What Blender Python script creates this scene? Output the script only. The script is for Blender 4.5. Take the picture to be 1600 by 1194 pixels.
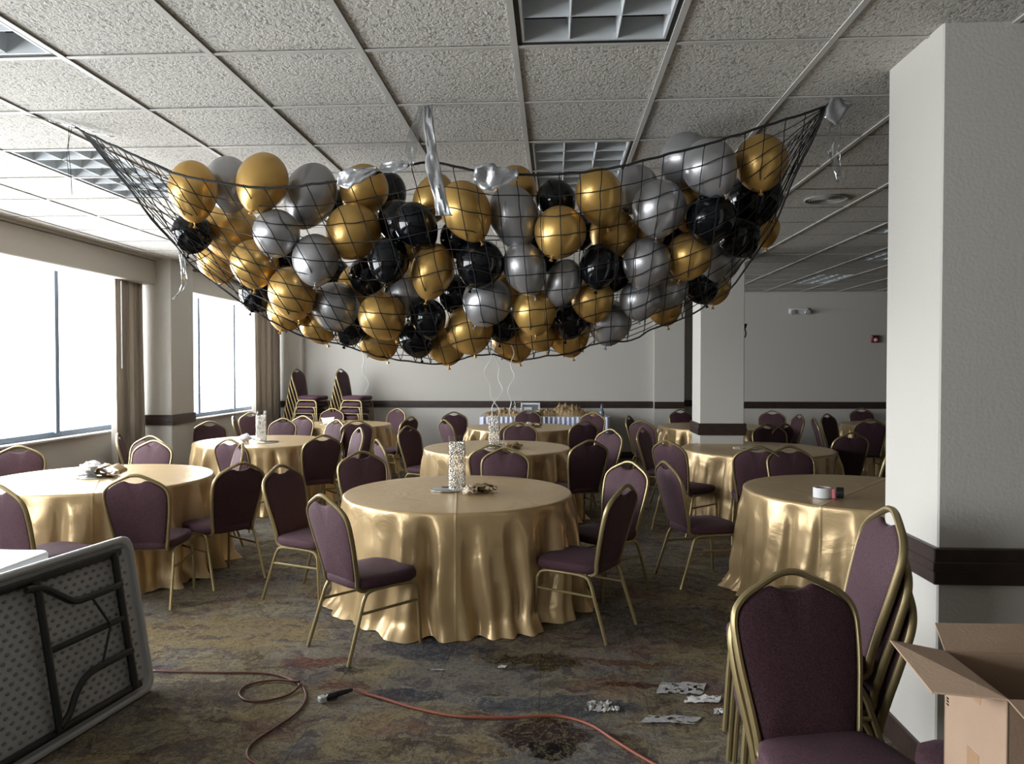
import bpy, math, random
from mathutils import Vector, Matrix, noise
random.seed(7)
for o in list(bpy.data.objects): bpy.data.objects.remove(o)
SC = bpy.context.scene
COL = SC.collection
sin, cos, pi = math.sin, math.cos, math.pi

# ------------------------------------------------------------- camera, sky, exposure
cam_d = bpy.data.cameras.new('camera'); cam = bpy.data.objects.new('camera', cam_d); COL.objects.link(cam)
cam.location = (0, 0, 1.57)
cam.rotation_euler = (pi/2 - .0205, 0, .0557)
cam_d.sensor_width = 36; cam_d.lens = 36*1180/1600; cam_d.clip_start = .05; cam_d.clip_end = 200
SC.camera = cam
SC.view_settings.view_transform = 'Standard'; SC.view_settings.look = 'None'
SC.view_settings.gamma = 1; SC.view_settings.use_curve_mapping = False
SC.view_settings.exposure = 0.0
SC.cycles.use_denoising = True
SC.cycles.max_bounces = 10; SC.cycles.diffuse_bounces = 6; SC.cycles.glossy_bounces = 4
SC.cycles.transparent_max_bounces = 12; SC.cycles.sample_clamp_indirect = 8
SC.cycles.caustics_reflective = False; SC.cycles.caustics_refractive = False
world = bpy.data.worlds.new('overcast_sky'); SC.world = world; world.use_nodes = True
bg = world.node_tree.nodes['Background']
bg.inputs[0].default_value = (.94, .975, 1, 1); bg.inputs[1].default_value = SKY_STRENGTH = 19
# daylight portals standing in the window openings of the left wall (they only guide sampling of the sky)
def portal(y0, y1):
    l = bpy.data.lights.new('window_daylight', 'AREA'); l.shape = 'RECTANGLE'
    l.size = y1-y0; l.size_y = 1.76; l.cycles.is_portal = True
    o = bpy.data.objects.new('window_daylight', l); COL.objects.link(o)
    o.location = (-5.12, (y0+y1)/2, 1.73)
    o.rotation_euler = Vector((-1, 0, 0)).to_track_quat('Z', 'Y').to_euler()
WINDOWS = [(9.15, 12.75), (4.2, 8.5), (-.3, 3.6), (-3.8, -1.0)]
for a, b in WINDOWS: portal(a, b)

# ------------------------------------------------------------- helpers
class MB:
    """collects vertices and faces; build() links ONE mesh object"""
    def __init__(s): s.v = []; s.f = []
    def add(s, vs, fs):
        n = len(s.v); s.v += [tuple(p) for p in vs]; s.f += [tuple(i+n for i in f) for f in fs]; return s
    def box(s, lo, hi, bev=0, M=None):
        x0, y0, z0 = lo; x1, y1, z1 = hi
        if bev <= 0:
            vs = [(x, y, z) for z in (z0, z1) for y in (y0, y1) for x in (x0, x1)]
            fs = [(0,2,3,1),(4,5,7,6),(0,1,5,4),(2,6,7,3),(0,4,6,2),(1,3,7,5)]
        else:
            b = min(bev, (x1-x0)/2.01, (y1-y0)/2.01, (z1-z0)/2.01)
            vs = []; idx = {}
            for ix, x in enumerate((x0, x1)):
                for iy, y in enumerate((y0, y1)):
                    for iz, z in enumerate((z0, z1)):
                        sx, sy, sz = (1, -1)[ix]*b, (1, -1)[iy]*b, (1, -1)[iz]*b
                        for k, p in enumerate(((x, y+sy, z+sz), (x+sx, y, z+sz), (x+sx, y+sy, z))):
                            idx[ix, iy, iz, k] = len(vs); vs.append(p)
            I = idx; fs = []
            for a in (0, 1):
                q = [I[a,0,0,0], I[a,1,0,0], I[a,1,1,0], I[a,0,1,0]]; fs.append(q if a else q[::-1])
                q = [I[0,a,0,1], I[1,a,0,1], I[1,a,1,1], I[0,a,1,1]]; fs.append(q[::-1] if a else q)
                q = [I[0,0,a,2], I[1,0,a,2], I[1,1,a,2], I[0,1,a,2]]; fs.append(q if a else q[::-1])
            for a in (0, 1):
                for c in (0, 1):
                    fs.append([I[a,c,0,0], I[a,c,1,0], I[a,c,1,1], I[a,c,0,1]])
                    fs.append([I[a,0,c,0], I[a,1,c,0], I[a,1,c,2], I[a,0,c,2]])
                    fs.append([I[0,a,c,1], I[1,a,c,1], I[1,a,c,2], I[0,a,c,2]])
                    for d in (0, 1): fs.append([I[a,c,d,0], I[a,c,d,1], I[a,c,d,2]])
        if M: vs = [M @ Vector(p) for p in vs]
        return s.add(vs, fs)
    def tube(s, pts, r, n=8, cap=True, closed=False, sq=None):
        """sweep a round (or sq=(w,h) oval/rect) section along pts; r number or list"""
        P = [Vector(p) for p in pts]; m = len(P)
        R = r if isinstance(r, (list, tuple)) else [r]*m
        T = []
        for i in range(m):
            a = P[(i-1) % m] if closed or i > 0 else P[i]; b = P[(i+1) % m] if closed or i < m-1 else P[i]
            t = b-a; T.append(t.normalized() if t.length > 1e-9 else Vector((0, 0, 1)))
        u = T[0].orthogonal().normalized() if sq is None else Vector(sq[2]).normalized()
        vs = []
        for i in range(m):
            u = (u - T[i]*u.dot(T[i]))
            u = u.normalized() if u.length > 1e-6 else T[i].orthogonal().normalized()
            w = T[i].cross(u)
            for k in range(n):
                if sq is None:
                    an = 2*pi*k/n; vs.append(P[i] + (u*cos(an)+w*sin(an))*R[i])
                else:
                    an = 2*pi*(k+.5)/n; c, d = cos(an), sin(an)
                    f = 1/max(abs(c), abs(d))**.72
                    vs.append(P[i] + u*(c*f*sq[0]) + w*(d*f*sq[1]))
        fs = []
        for i in range(m if closed else m-1):
            j = (i+1) % m
            for k in range(n):
                l = (k+1) % n; fs.append((i*n+k, i*n+l, j*n+l, j*n+k))
        if cap and not closed: fs += [tuple(range(n))[::-1], tuple((m-1)*n+k for k in range(n))]
        return s.add(vs, fs)
    def lathe(s, prof, n=24, M=None, cap=True):
        vs = []; fs = []
        for r, z in prof:
            for k in range(n): vs.append((r*cos(2*pi*k/n), r*sin(2*pi*k/n), z))
        for i in range(len(prof)-1):
            for k in range(n):
                l = (k+1) % n; fs.append((i*n+k, i*n+l, (i+1)*n+l, (i+1)*n+k))
        if cap: fs += [tuple(range(n))[::-1], tuple((len(prof)-1)*n+k for k in range(n))]
        if M: vs = [M @ Vector(p) for p in vs]
        return s.add(vs, fs)
    def build(s, name, mat=None, parent=None, smooth=True, angle=.7, loc=None):
        me = bpy.data.meshes.new(name); me.from_pydata(s.v, [], s.f); me.validate(); me.update()
        if smooth:
            me.shade_smooth()
            if angle: me.set_sharp_from_angle(angle=angle)
        if mat: me.materials.append(mat)
        o = bpy.data.objects.new(name, me); COL.objects.link(o)
        if loc: o.location = loc
        if parent: o.parent = parent
        return o
def empty(name, loc=(0, 0, 0), rz=0):
    o = bpy.data.objects.new(name, None); COL.objects.link(o); o.location = loc; o.rotation_euler = (0, 0, rz); o.empty_display_size = .1
    return o
def tag(o, label=None, cat=None, group=None, kind=None):
    if label: o['label'] = label
    if cat: o['category'] = cat
    if group: o['group'] = group
    if kind: o['kind'] = kind
    return o
def struct(o): o['kind'] = 'structure'; return o
def copy_tree(o, parent=None):
    c = o.copy(); COL.objects.link(c)
    for k in ('label', 'category', 'group'):
        if parent is None and k in c: del c[k]
    c.parent = parent
    for ch in o.children: copy_tree(ch, c)
    return c
def smoothpts(pts, k=6, closed=False):
    P = [Vector(p) for p in pts]; n = len(P); out = []
    for i in range(n if closed else n-1):
        a = P[(i-1) % n] if closed or i > 0 else P[i]; b = P[i]; c = P[(i+1) % n]; d = P[(i+2) % n] if closed or i < n-2 else c
        for j in range(k):
            t = j/k
            out.append(.5*((2*b)+(c-a)*t+(2*a-5*b+4*c-d)*t*t+(3*b-a-3*c+d)*t**3))
    if not closed: out.append(P[-1])
    return out

# ------------------------------------------------------------- materials
def mat(name, col, rough=.5, metal=0, bump=None, coat=0, sheen=0, var=None, spec=.5, trans=0):
    """principled; bump=(scale,strength[,detail]); var=(col2,scale) mixes a second colour by noise"""
    m = bpy.data.materials.new(name); m.use_nodes = True; nt = m.node_tree; N = nt.nodes; L = nt.links
    b = N['Principled BSDF']; b.inputs['Base Color'].default_value = (*col, 1); b.inputs['Roughness'].default_value = rough
    b.inputs['Metallic'].default_value = metal; b.inputs['Coat Weight'].default_value = coat; b.inputs['Coat Roughness'].default_value = .08
    b.inputs['Sheen Weight'].default_value = sheen; b.inputs['Specular IOR Level'].default_value = spec
    tc = N.new('ShaderNodeTexCoord')
    if var:
        n = N.new('ShaderNodeTexNoise'); n.inputs['Scale'].default_value = var[1]; n.inputs['Detail'].default_value = 5
        L.new(tc.outputs['Object'], n.inputs['Vector'])
        r = N.new('ShaderNodeValToRGB'); r.color_ramp.elements[0].position = .35; r.color_ramp.elements[1].position = .68
        r.color_ramp.elements[0].color = (*col, 1); r.color_ramp.elements[1].color = (*var[0], 1)
        L.new(n.outputs['Fac'], r.inputs[0]); L.new(r.outputs[0], b.inputs['Base Color'])
    if bump:
        n = N.new('ShaderNodeTexNoise'); n.inputs['Scale'].default_value = bump[0]; n.inputs['Detail'].default_value = bump[2] if len(bump) > 2 else 3
        L.new(tc.outputs['Object'], n.inputs['Vector'])
        bp = N.new('ShaderNodeBump'); bp.inputs['Strength'].default_value = bump[1]; bp.inputs['Distance'].default_value = .01
        L.new(n.outputs['Fac'], bp.inputs['Height']); L.new(bp.outputs[0], b.inputs['Normal'])
    if trans:
        t = N.new('ShaderNodeBsdfTranslucent'); t.inputs[0].default_value = (*[min(1, c*1.2) for c in col], 1)
        x = N.new('ShaderNodeMixShader'); x.inputs[0].default_value = trans
        L.new(b.outputs[0], x.inputs[1]); L.new(t.outputs[0], x.inputs[2]); L.new(x.outputs[0], N['Material Output'].inputs[0])
    return m
def glassy(name, tint=(1, 1, 1), rough=.02):
    m = bpy.data.materials.new(name); m.use_nodes = True; nt = m.node_tree; N = nt.nodes; L = nt.links
    N.remove(N['Principled BSDF'])
    t = N.new('ShaderNodeBsdfTransparent'); t.inputs[0].default_value = (*tint, 1)
    g = N.new('ShaderNodeBsdfGlossy'); g.inputs['Roughness'].default_value = rough
    lw = N.new('ShaderNodeLayerWeight'); lw.inputs[0].default_value = .5
    pw = N.new('ShaderNodeMath'); pw.operation = 'POWER'; pw.inputs[1].default_value = 5; L.new(lw.outputs['Facing'], pw.inputs[0])
    f = N.new('ShaderNodeMath'); f.operation = 'MULTIPLY_ADD'; f.inputs[1].default_value = .8; f.inputs[2].default_value = .04; L.new(pw.outputs[0], f.inputs[0])
    x = N.new('ShaderNodeMixShader'); L.new(f.outputs[0], x.inputs[0]); L.new(t.outputs[0], x.inputs[1]); L.new(g.outputs[0], x.inputs[2])
    L.new(x.outputs[0], N['Material Output'].inputs[0]); return m

M = {}
M['wall'] = mat('painted_wall', (.53, .51, .47), .7, bump=(70, .18, 4))
M['valance'] = mat('valance_paint', (.48, .45, .40), .7, bump=(60, .15))
M['dark_wood'] = mat('dark_stained_wood', (.028, .017, .014), .38, bump=(40, .12), var=((.04, .024, .02), 14))
M['tbar'] = mat('white_enamel_bar', (.52, .51, .485), .45)
M['gold_frame'] = mat('gold_painted_steel', (.29, .228, .112), .42, .65, bump=(300, .05))
M['satin'] = None
M['glass'] = glassy('clear_glass')
M['window_frame'] = mat('anodised_aluminium', (.20, .25, .32), .55, .2)
M['sill'] = mat('painted_sill', (.62, .60, .57), .5)
M['curtain'] = mat('taupe_curtain', (.36, .32, .275), .85, bump=(220, .2), sheen=.1, trans=.3)
M['black_cord'] = mat('black_braided_cord', (.008, .008, .009), .75, bump=(500, .4))
M['gold_balloon'] = mat('gold_pearl_latex', (.64, .40, .12), .34, .58, coat=.25, trans=.12)
M['silver_balloon'] = mat('silver_pearl_latex', (.43, .43, .445), .34, .6, coat=.25, trans=.08)
M['black_balloon'] = mat('black_latex', (.003, .004, .006), .11, 0, coat=.1, spec=.4)
M['tape'] = mat('silver_duct_tape', (.42, .43, .45), .34, .5, bump=(45, .25))
M['clear_tape'] = glassy('clear_plastic_tape', (.86, .88, .9), .12); _n = M['clear_tape'].node_tree.nodes; [setattr(q.inputs[2], 'default_value', .22) for q in _n if q.type == 'MATH' and q.operation == 'MULTIPLY_ADD']
M['ribbon'] = mat('white_curling_ribbon', (.75, .75, .74), .35, .1)
M['fixture_black'] = mat('black_fixture_edge', (.008, .008, .008), .5)
M['reflector'] = mat('lamp_reflector', (.55, .58, .60), .45, .15)
M['louver'] = mat('aluminium_louver', (.62, .65, .67), .45, .15)
M['grille'] = mat('grey_grille', (.36, .35, .33), .5)
M['white_plastic'] = mat('white_plastic', (.72, .73, .74), .38)
M['grey_plastic'] = mat('grey_moulded_plastic', (.43, .44, .45), .5, bump=(80, .1))
M['dimple'] = mat('grey_dimple_shade', (.20, .205, .21), .55)
M['dark_steel'] = mat('dark_powder_coated_steel', (.03, .033, .034), .45, .5)
M['cardboard'] = mat('kraft_cardboard', (.33, .225, .155), .85, bump=(120, .12), var=((.36, .25, .17), 6))
M['packing_tape'] = mat('brown_packing_tape', (.36, .225, .135), .3)
M['bead'] = mat('mirrored_beads', (.86, .84, .79), .18, .8)
M['mirror'] = mat('mirror_glass', (.55, .6, .62), .04, 1)
M['tulle'] = mat('white_tulle', (.85, .84, .84), .7, trans=.35)
M['cream'] = mat('cream_silk_petals', (.80, .70, .56), .6, trans=.2)
M['gold_ribbon'] = mat('gold_ribbon', (.36, .25, .12), .35, .4)
M['raffia'] = mat('gold_raffia', (.50, .36, .19), .8, bump=(90, 1, 6), var=((.26, .17, .08), 40))
M['skirt'] = mat('pale_blue_satin_skirt', (.58, .62, .78), .45, .1)
M['red'] = mat('red_plastic', (.22, .02, .02), .4)
M['pink'] = mat('pink_label', (.70, .22, .25), .5)
M['black'] = mat('black_plastic', (.01, .01, .011), .4)
M['orange_cord'] = mat('orange_vinyl_cord', (.25, .07, .042), .4)
M['brown_cord'] = mat('brown_vinyl_cord', (.13, .045, .035), .4)
M['blue_glass'] = mat('smoky_blue_glass', (.17, .21, .27), .15, .2)
M['foil'] = mat('silver_foil_scrap', (.75, .76, .78), .25, .6, bump=(70, .6))

def fabric():
    m = mat('plum_weave', (.03, .013, .018), .8, sheen=.06); nt = m.node_tree; N = nt.nodes; L = nt.links; b = N['Principled BSDF']
    b.inputs['Sheen Tint'].default_value = (.75, .5, .7, 1); b.inputs['Sheen Roughness'].default_value = .5
    tc = N.new('ShaderNodeTexCoord'); w = N.new('ShaderNodeTexNoise'); w.inputs['Scale'].default_value = 230; w.inputs['Detail'].default_value = 1.5
    L.new(tc.outputs['Object'], w.inputs['Vector'])
    r = N.new('ShaderNodeValToRGB'); r.color_ramp.elements[0].color = (.072, .025, .036, 1); r.color_ramp.elements[1].color = (.028, .010, .015, 1)
    r.color_ramp.elements[0].position = .40; r.color_ramp.elements[1].position = .60
    L.new(w.outputs['Fac'], r.inputs[0]); L.new(r.outputs[0], b.inputs['Base Color'])
    bp = N.new('ShaderNodeBump'); bp.inputs['Strength'].default_value = .35; bp.inputs['Distance'].default_value = .003; bp.invert = True
    L.new(w.outputs['Fac'], bp.inputs['Height']); L.new(bp.outputs[0], b.inputs['Normal'])
    return m
M['fabric'] = fabric()

def satin():
    m = bpy.data.materials.new('gold_satin'); m.use_nodes = True; nt = m.node_tree; N = nt.nodes; L = nt.links; b = N['Principled BSDF']
    b.inputs['Roughness'].default_value = .33; b.inputs['Metallic'].default_value = .42; b.inputs['Sheen Weight'].default_value = 0
    tc = N.new('ShaderNodeTexCoord')
    n = N.new('ShaderNodeTexNoise'); n.inputs['Scale'].default_value = 3; n.inputs['Detail'].default_value = 4; L.new(tc.outputs['Object'], n.inputs['Vector'])
    r = N.new('ShaderNodeValToRGB'); r.color_ramp.elements[0].color = (.50, .355, .18, 1); r.color_ramp.elements[1].color = (.58, .42, .225, 1)
    L.new(n.outputs['Fac'], r.inputs[0]); L.new(r.outputs[0], b.inputs['Base Color'])
    # pressed fold line across the cloth and light creasing
    s = N.new('ShaderNodeSeparateXYZ'); L.new(tc.outputs['Object'], s.inputs[0])
    def line(out, off):
        a = N.new('ShaderNodeMath'); a.operation = 'ADD'; a.inputs[1].default_value = off; L.new(out, a.inputs[0])
        q = N.new('ShaderNodeMath'); q.operation = 'ABSOLUTE'; L.new(a.outputs[0], q.inputs[0])
        d = N.new('ShaderNodeMapRange'); d.inputs['From Max'].default_value = .012; d.inputs['To Min'].default_value = 1; d.inputs['To Max'].default_value = 0
        L.new(q.outputs[0], d.inputs[0]); return d.outputs[0]
    l1 = line(s.outputs['X'], .01)
    n2 = N.new('ShaderNodeTexNoise'); n2.inputs['Scale'].default_value = 5; n2.inputs['Detail'].default_value = 5; n2.inputs['Distortion'].default_value = 1.2
    L.new(tc.outputs['Object'], n2.inputs['Vector'])
    a = N.new('ShaderNodeMath'); a.operation = 'MULTIPLY_ADD'; a.inputs[1].default_value = .35
    L.new(l1, a.inputs[0]); L.new(n2.outputs['Fac'], a.inputs[2])
    bp = N.new('ShaderNodeBump'); bp.inputs['Strength'].default_value = .55; bp.inputs['Distance'].default_value = .012
    L.new(a.outputs[0], bp.inputs['Height']); L.new(bp.outputs[0], b.inputs['Normal'])
    return m
M['satin'] = satin()

def tile_mat():
    m = bpy.data.materials.new('fissured_ceiling_tile'); m.use_nodes = True; nt = m.node_tree; N = nt.nodes; L = nt.links; b = N['Principled BSDF']
    b.inputs['Roughness'].default_value = .85
    g = N.new('ShaderNodeNewGeometry')
    mp = N.new('ShaderNodeMapping'); mp.inputs['Scale'].default_value = (1, .8, 1); L.new(g.outputs['Position'], mp.inputs[0])
    n = N.new('ShaderNodeTexNoise'); n.inputs['Scale'].default_value = 62; n.inputs['Detail'].default_value = 2.5; n.inputs['Roughness'].default_value = .55; n.inputs['Distortion'].default_value = .8
    L.new(mp.outputs[0], n.inputs['Vector'])
    r = N.new('ShaderNodeValToRGB'); r.color_ramp.elements[0].position = .33; r.color_ramp.elements[1].position = .47
    r.color_ramp.elements[0].color = (.29, .275, .25, 1); r.color_ramp.elements[1].color = (.58, .56, .52, 1)  # pits get their shade in the colour too, not only in the bump
    L.new(n.outputs['Fac'], r.inputs[0]); L.new(r.outputs[0], b.inputs['Base Color'])
    bp = N.new('ShaderNodeBump'); bp.inputs['Strength'].default_value = .9; bp.inputs['Distance'].default_value = .006
    L.new(n.outputs['Fac'], bp.inputs['Height']); L.new(bp.outputs[0], b.inputs['Normal'])
    return m
M['tile'] = tile_mat()

def carpet():
    m = bpy.data.materials.new('worn_patterned_carpet'); m.use_nodes = True; nt = m.node_tree; N = nt.nodes; L = nt.links; b = N['Principled BSDF']
    b.inputs['Roughness'].default_value = .95; b.inputs['Specular IOR Level'].default_value = .15
    g = N.new('ShaderNodeNewGeometry')
    w = N.new('ShaderNodeTexNoise'); w.inputs['Scale'].default_value = 4.2; w.inputs['Detail'].default_value = 8; w.inputs['Roughness'].default_value = .65
    L.new(g.outputs['Position'], w.inputs['Vector'])
    mx = N.new('ShaderNodeMix'); mx.data_type = 'RGBA'; mx.blend_type = 'ADD'; mx.inputs[0].default_value = .35
    L.new(g.outputs['Position'], mx.inputs[6]); L.new(w.outputs['Color'], mx.inputs[7])
    def noise_(scale, det, src, sc=(1, 1, 1), dist=0, rot=0):
        mp = N.new('ShaderNodeMapping'); mp.inputs['Scale'].default_value = sc; mp.inputs['Rotation'].default_value = (0, 0, rot); L.new(src, mp.inputs[0])
        n = N.new('ShaderNodeTexNoise'); n.inputs['Scale'].default_value = scale; n.inputs['Detail'].default_value = det; n.inputs['Distortion'].default_value = dist
        n.inputs['Roughness'].default_value = .62
        L.new(mp.outputs[0], n.inputs['Vector']); return n.outputs['Fac']
    def ramp(src, stops, const=False):
        r = N.new('ShaderNodeValToRGB'); e = r.color_ramp.elements
        if const: r.color_ramp.interpolation = 'CONSTANT'
        while len(e) < len(stops): e.new(.5)
        for k, (p, c) in enumerate(stops): e[k].position = p; e[k].color = (*c, 1)
        L.new(src, r.inputs[0]); return r.outputs[0]
    def mixc(f, a, c, fac=None, mode='MIX'):
        x = N.new('ShaderNodeMix'); x.data_type = 'RGBA'; x.blend_type = mode
        if fac is not None: x.inputs[0].default_value = fac
        if f is not None: L.new(f, x.inputs[0])
        for s_, v in ((6, a), (7, c)):
            if isinstance(v, tuple): x.inputs[s_].default_value = (*v, 1)
            else: L.new(v, x.inputs[s_])
        return x.outputs[2]
    a = noise_(3.0, 9, mx.outputs[2], (1, 1.5, 1), .9)
    base = ramp(a, [(.30, (.085, .072, .060)), (.41, (.17, .14, .105)), (.47, (.30, .255, .175)), (.52, (.19, .17, .14)), (.60, (.37, .33, .245)), (.70, (.22, .205, .195)), (.8, (.40, .37, .31))])
    # muted colour clouds
    for sc_, seed, c in ((1.15, 3, (.13, .155, .21)), (1.4, 17, (.25, .13, .11)), (.9, 31, (.40, .31, .16)), (1.2, 53, (.32, .305, .30))):
        mp = N.new('ShaderNodeMapping'); mp.inputs['Location'].default_value = (seed, seed*.7, 0); L.new(mx.outputs[2], mp.inputs[0])
        n = N.new('ShaderNodeTexNoise'); n.inputs['Scale'].default_value = sc_*1.6; n.inputs['Detail'].default_value = 6; n.inputs['Distortion'].default_value = .6; L.new(mp.outputs[0], n.inputs['Vector'])
        base = mixc(ramp(n.outputs['Fac'], [(.55, (0, 0, 0)), (.60, (.42, .42, .42))]), base, c)
    # stains with a shape of their own
    for (x, y, rx, ry, c, k) in STAINS:
        s1 = N.new('ShaderNodeVectorMath'); s1.operation = 'SUBTRACT'; s1.inputs[1].default_value = (x+.175, y+.175, 0); L.new(mx.outputs[2], s1.inputs[0])
        s2 = N.new('ShaderNodeVectorMath'); s2.operation = 'MULTIPLY'; s2.inputs[1].default_value = (1/rx, 1/ry, 0); L.new(s1.outputs[0], s2.inputs[0])
        ln = N.new('ShaderNodeVectorMath'); ln.operation = 'LENGTH'; L.new(s2.outputs[0], ln.inputs[0])
        ad = N.new('ShaderNodeMath'); ad.operation = 'MULTIPLY_ADD'; ad.inputs[1].default_value = 1.3; L.new(a, ad.inputs[0]); L.new(ln.outputs['Value'], ad.inputs[2]); sb = N.new('ShaderNodeMath'); sb.operation = 'SUBTRACT'; sb.inputs[1].default_value = .68; L.new(ad.outputs[0], sb.inputs[0]); ad = sb
        base = mixc(ramp(ad.outputs[0], [(.78, (k*.95, k*.95, k*.95)), (.99, (0, 0, 0))]), base, c)
    # painterly scroll strokes
    v = noise_(5.2, 4, mx.outputs[2], (1, 1.9, 1), 2.8, .5)
    st = ramp(v, [(.39, (0, 0, 0)), (.44, (.75, .75, .75)), (.48, (0, 0, 0)), (.54, (0, 0, 0)), (.57, (.8, .8, .8)), (.62, (0, 0, 0))])
    base = mixc(st, base, (.070, .060, .062))
    v2 = noise_(7, 5, mx.outputs[2], (1.7, 1, 1), 3.4, 1.1)
    base = mixc(ramp(v2, [(.52, (0, 0, 0)), (.55, (.6, .6, .6)), (.59, (0, 0, 0))]), base, (.46, .39, .25))
    v3 = noise_(4.5, 7, mx.outputs[2], (1, 1.6, 1), 1.0, .3)
    base = mixc(ramp(v3, [(.56, (0, 0, 0)), (.60, (.7, .7, .7)), (.66, (.5, .5, .5)), (.70, (0, 0, 0))]), base, (.10, .085, .10))
    # carpet tile seams
    s = N.new('ShaderNodeSeparateXYZ'); L.new(g.outputs['Position'], s.inputs[0])
    for ax in ('X', 'Y'):
        q = N.new('ShaderNodeMath'); q.operation = 'MODULO'; q.inputs[1].default_value = .5
        p = N.new('ShaderNodeMath'); p.operation = 'ADD'; p.inputs[1].default_value = 20.07; L.new(s.outputs[ax], p.inputs[0]); L.new(p.outputs[0], q.inputs[0])
        base = mixc(ramp(q.outputs[0], [(0, (.45, .45, .45)), (.008, (0, 0, 0))]), base, (.05, .045, .04))
    fine = noise_(260, 2, g.outputs['Position'])
    base = mixc(None, base, ramp(fine, [(.3, (.45, .45, .45)), (.7, (1, .99, .97))]), .85, 'MULTIPLY')
    bc = N.new('ShaderNodeBrightContrast'); bc.inputs['Bright'].default_value = .035; bc.inputs['Contrast'].default_value = .13; L.new(base, bc.inputs[0]); L.new(bc.outputs[0], b.inputs['Base Color'])
    hh = N.new('ShaderNodeMath'); hh.operation = 'MULTIPLY_ADD'; hh.inputs[1].default_value = .5; L.new(v, hh.inputs[0]); L.new(fine, hh.inputs[2])
    bp = N.new('ShaderNodeBump'); bp.inputs['Strength'].default_value = .7; bp.inputs['Distance'].default_value = .006
    L.new(hh.outputs[0], bp.inputs['Height']); L.new(bp.outputs[0], b.inputs['Normal'])
    return m
STAINS = [(-.12, 3.98, .30, .13, (.055, .045, .025), .95), (-.30, 3.62, .10, .09, (.06, .042, .02), 1), (-.02, 3.18, .22, .16, (.035, .022, .024), .9),
          (.02, 3.05, .13, .08, (.012, .011, .012), 1), (-.70, 4.12, .30, .16, (.075, .09, .13), .85), (-.02, 3.47, .42, .11, (.085, .11, .135), .85),
          (-.50, 3.75, .45, .28, (.24, .235, .225), .8), (-1.30, 3.92, .20, .10, (.20, .075, .055), .8), (-1.05, 3.82, .12, .06, (.06, .055, .05), .9), (-1.9, 4.35, .6, .3, (.33, .26, .15), .75),
          (.34, 4.02, .26, .05, (.13, .05, .04), .8), (-1.0, 3.62, .16, .07, (.17, .06, .045), .7), (-.72, 3.55, .18, .08, (.06, .075, .105), .85), (.40, 3.72, .16, .05, (.09, .025, .02), .9), (-1.7, 3.5, .35, .2, (.12, .115, .12), .6), (.9, 4.6, .7, .4, (.075, .06, .05), .6)]
M['carpet'] = carpet()

# ------------------------------------------------------------- room shell
ZC = 2.82; XL, XR, YB, YF = -4.95, 11.5, -7.0, 13.0
struct(MB().box((XL-.6, YB-.2, -.1), (XR+.2, YF+.8, 0)).build('floor', M['carpet'], smooth=False))
wl = struct(MB().box((-5.15, YB, 0), (XL, YF, .84)).build('wall_left', M['wall'], smooth=False))
MB().box((-5.15, YB, 2.62), (XL, YF, 3.0)).build('header', M['wall'], wl, smooth=False)
edges = [YF] + [e for a, b in WINDOWS for e in (b, a)] + [YB]
for k in range(0, len(edges), 2):
    MB().box((-5.15, edges[k+1], .84), (XL, edges[k], 2.62)).build('pier', M['wall'], wl, smooth=False)
wf = MB()
wf.box((XL, YF, 0), (1.69, YF+.2, 3)).box((1.69, 12.86, 0), (2.19, YF+.2, 3)).box((2.19, YF+.55, 0), (2.75, YF+.75, 3)).box((2.19, YF+.1, 0), (2.2, YF+.6, 3)).box((2.75, YF, 0), (XR, YF+.2, 3)).box((2.75, YF+.1, 0), (2.8, YF+.6, 3))
wf = struct(wf.build('wall_far', M['wall'], smooth=False))
struct(MB().box((XR, YB, 0), (XR+.2, YF+.2, 3)).build('wall_right', M['wall'], smooth=False))
struct(MB().box((XL, YB-.2, 0), (XR, YB, 3)).build('wall_back', M['wall'], smooth=False))

def rail(mb, lo, hi):
    """chair rail: flat board with a proud band and two fine grooves"""
    x0, y0, z0 = lo; x1, y1, z1 = hi
    mb.box((x0, y0, z0), (x1, y1, z1), .004)
def pilaster(name, x0, x1, y0, y1, faces, zr, zt):
    p = struct(MB().box((x0, y0, 0), (x1, y1, 3.0), .006).build(name, M['wall'], smooth=False))
    r = MB(); e = .022
    rail(r, (x0-e if 'l' in faces else x0, y0-e, zr), (x1+e if 'r' in faces else x1, y1+(e if 'b' in faces else 0), zt))
    r.box((x0-e-.006 if 'l' in faces else x0, y0-e-.006, (zr+zt)/2-.018), (x1+e+.006 if 'r' in faces else x1, y1, (zr+zt)/2+.018), .003)
    r.build('chair_rail', M['dark_wood'], p)
    r = MB(); r.box((x0-.014 if 'l' in faces else x0, y0-.014, 0), (x1+.014 if 'r' in faces else x1, y1+(.014 if 'b' in faces else 0), .11), .004)
    r.build('base_board', M['dark_wood'], p)
    return p
p1 = pilaster('trim_1', XL, -4.46, 8.58, 9.13, 'r', .885, 1.005)
p2 = pilaster('trim_2', XL, -4.36, 12.86, YF, 'r', .86, .975)
p3 = pilaster('trim_3', 1.60, 2.08, 8.4, 8.86, 'lrb', .815, .945)
p4 = pilaster('trim_4', 1.42, 2.02, 2.87, 3.32, 'lrb', .765, .90)
pilaster('trim_5', XL, -4.46, 3.65, 4.15, 'r', .885, 1.005)
for k, (a, b) in enumerate(((-4.35, 1.69), (1.69, 2.19), (2.19, 2.75), (2.75, XR))):
    y = (YF, 12.86, YF+.55, YF)[k]
    r = MB().box((a, y-.022, .86), (b, y, .975), .004).box((a, y-.027, .90), (b, y, .935), .003)
    struct(r.build('trim_%d' % (6+k), M['dark_wood']))
    struct(MB().box((a, y-.014, 0), (b, y, .11), .004).build('baseboard_far' if k == 0 else 'baseboard_far_%d' % k, M['dark_wood']))
struct(MB().box((XL, YB, 0), (XL+.014, 8.58, .11), .004).build('baseboard_left', M['dark_wood']))
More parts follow.
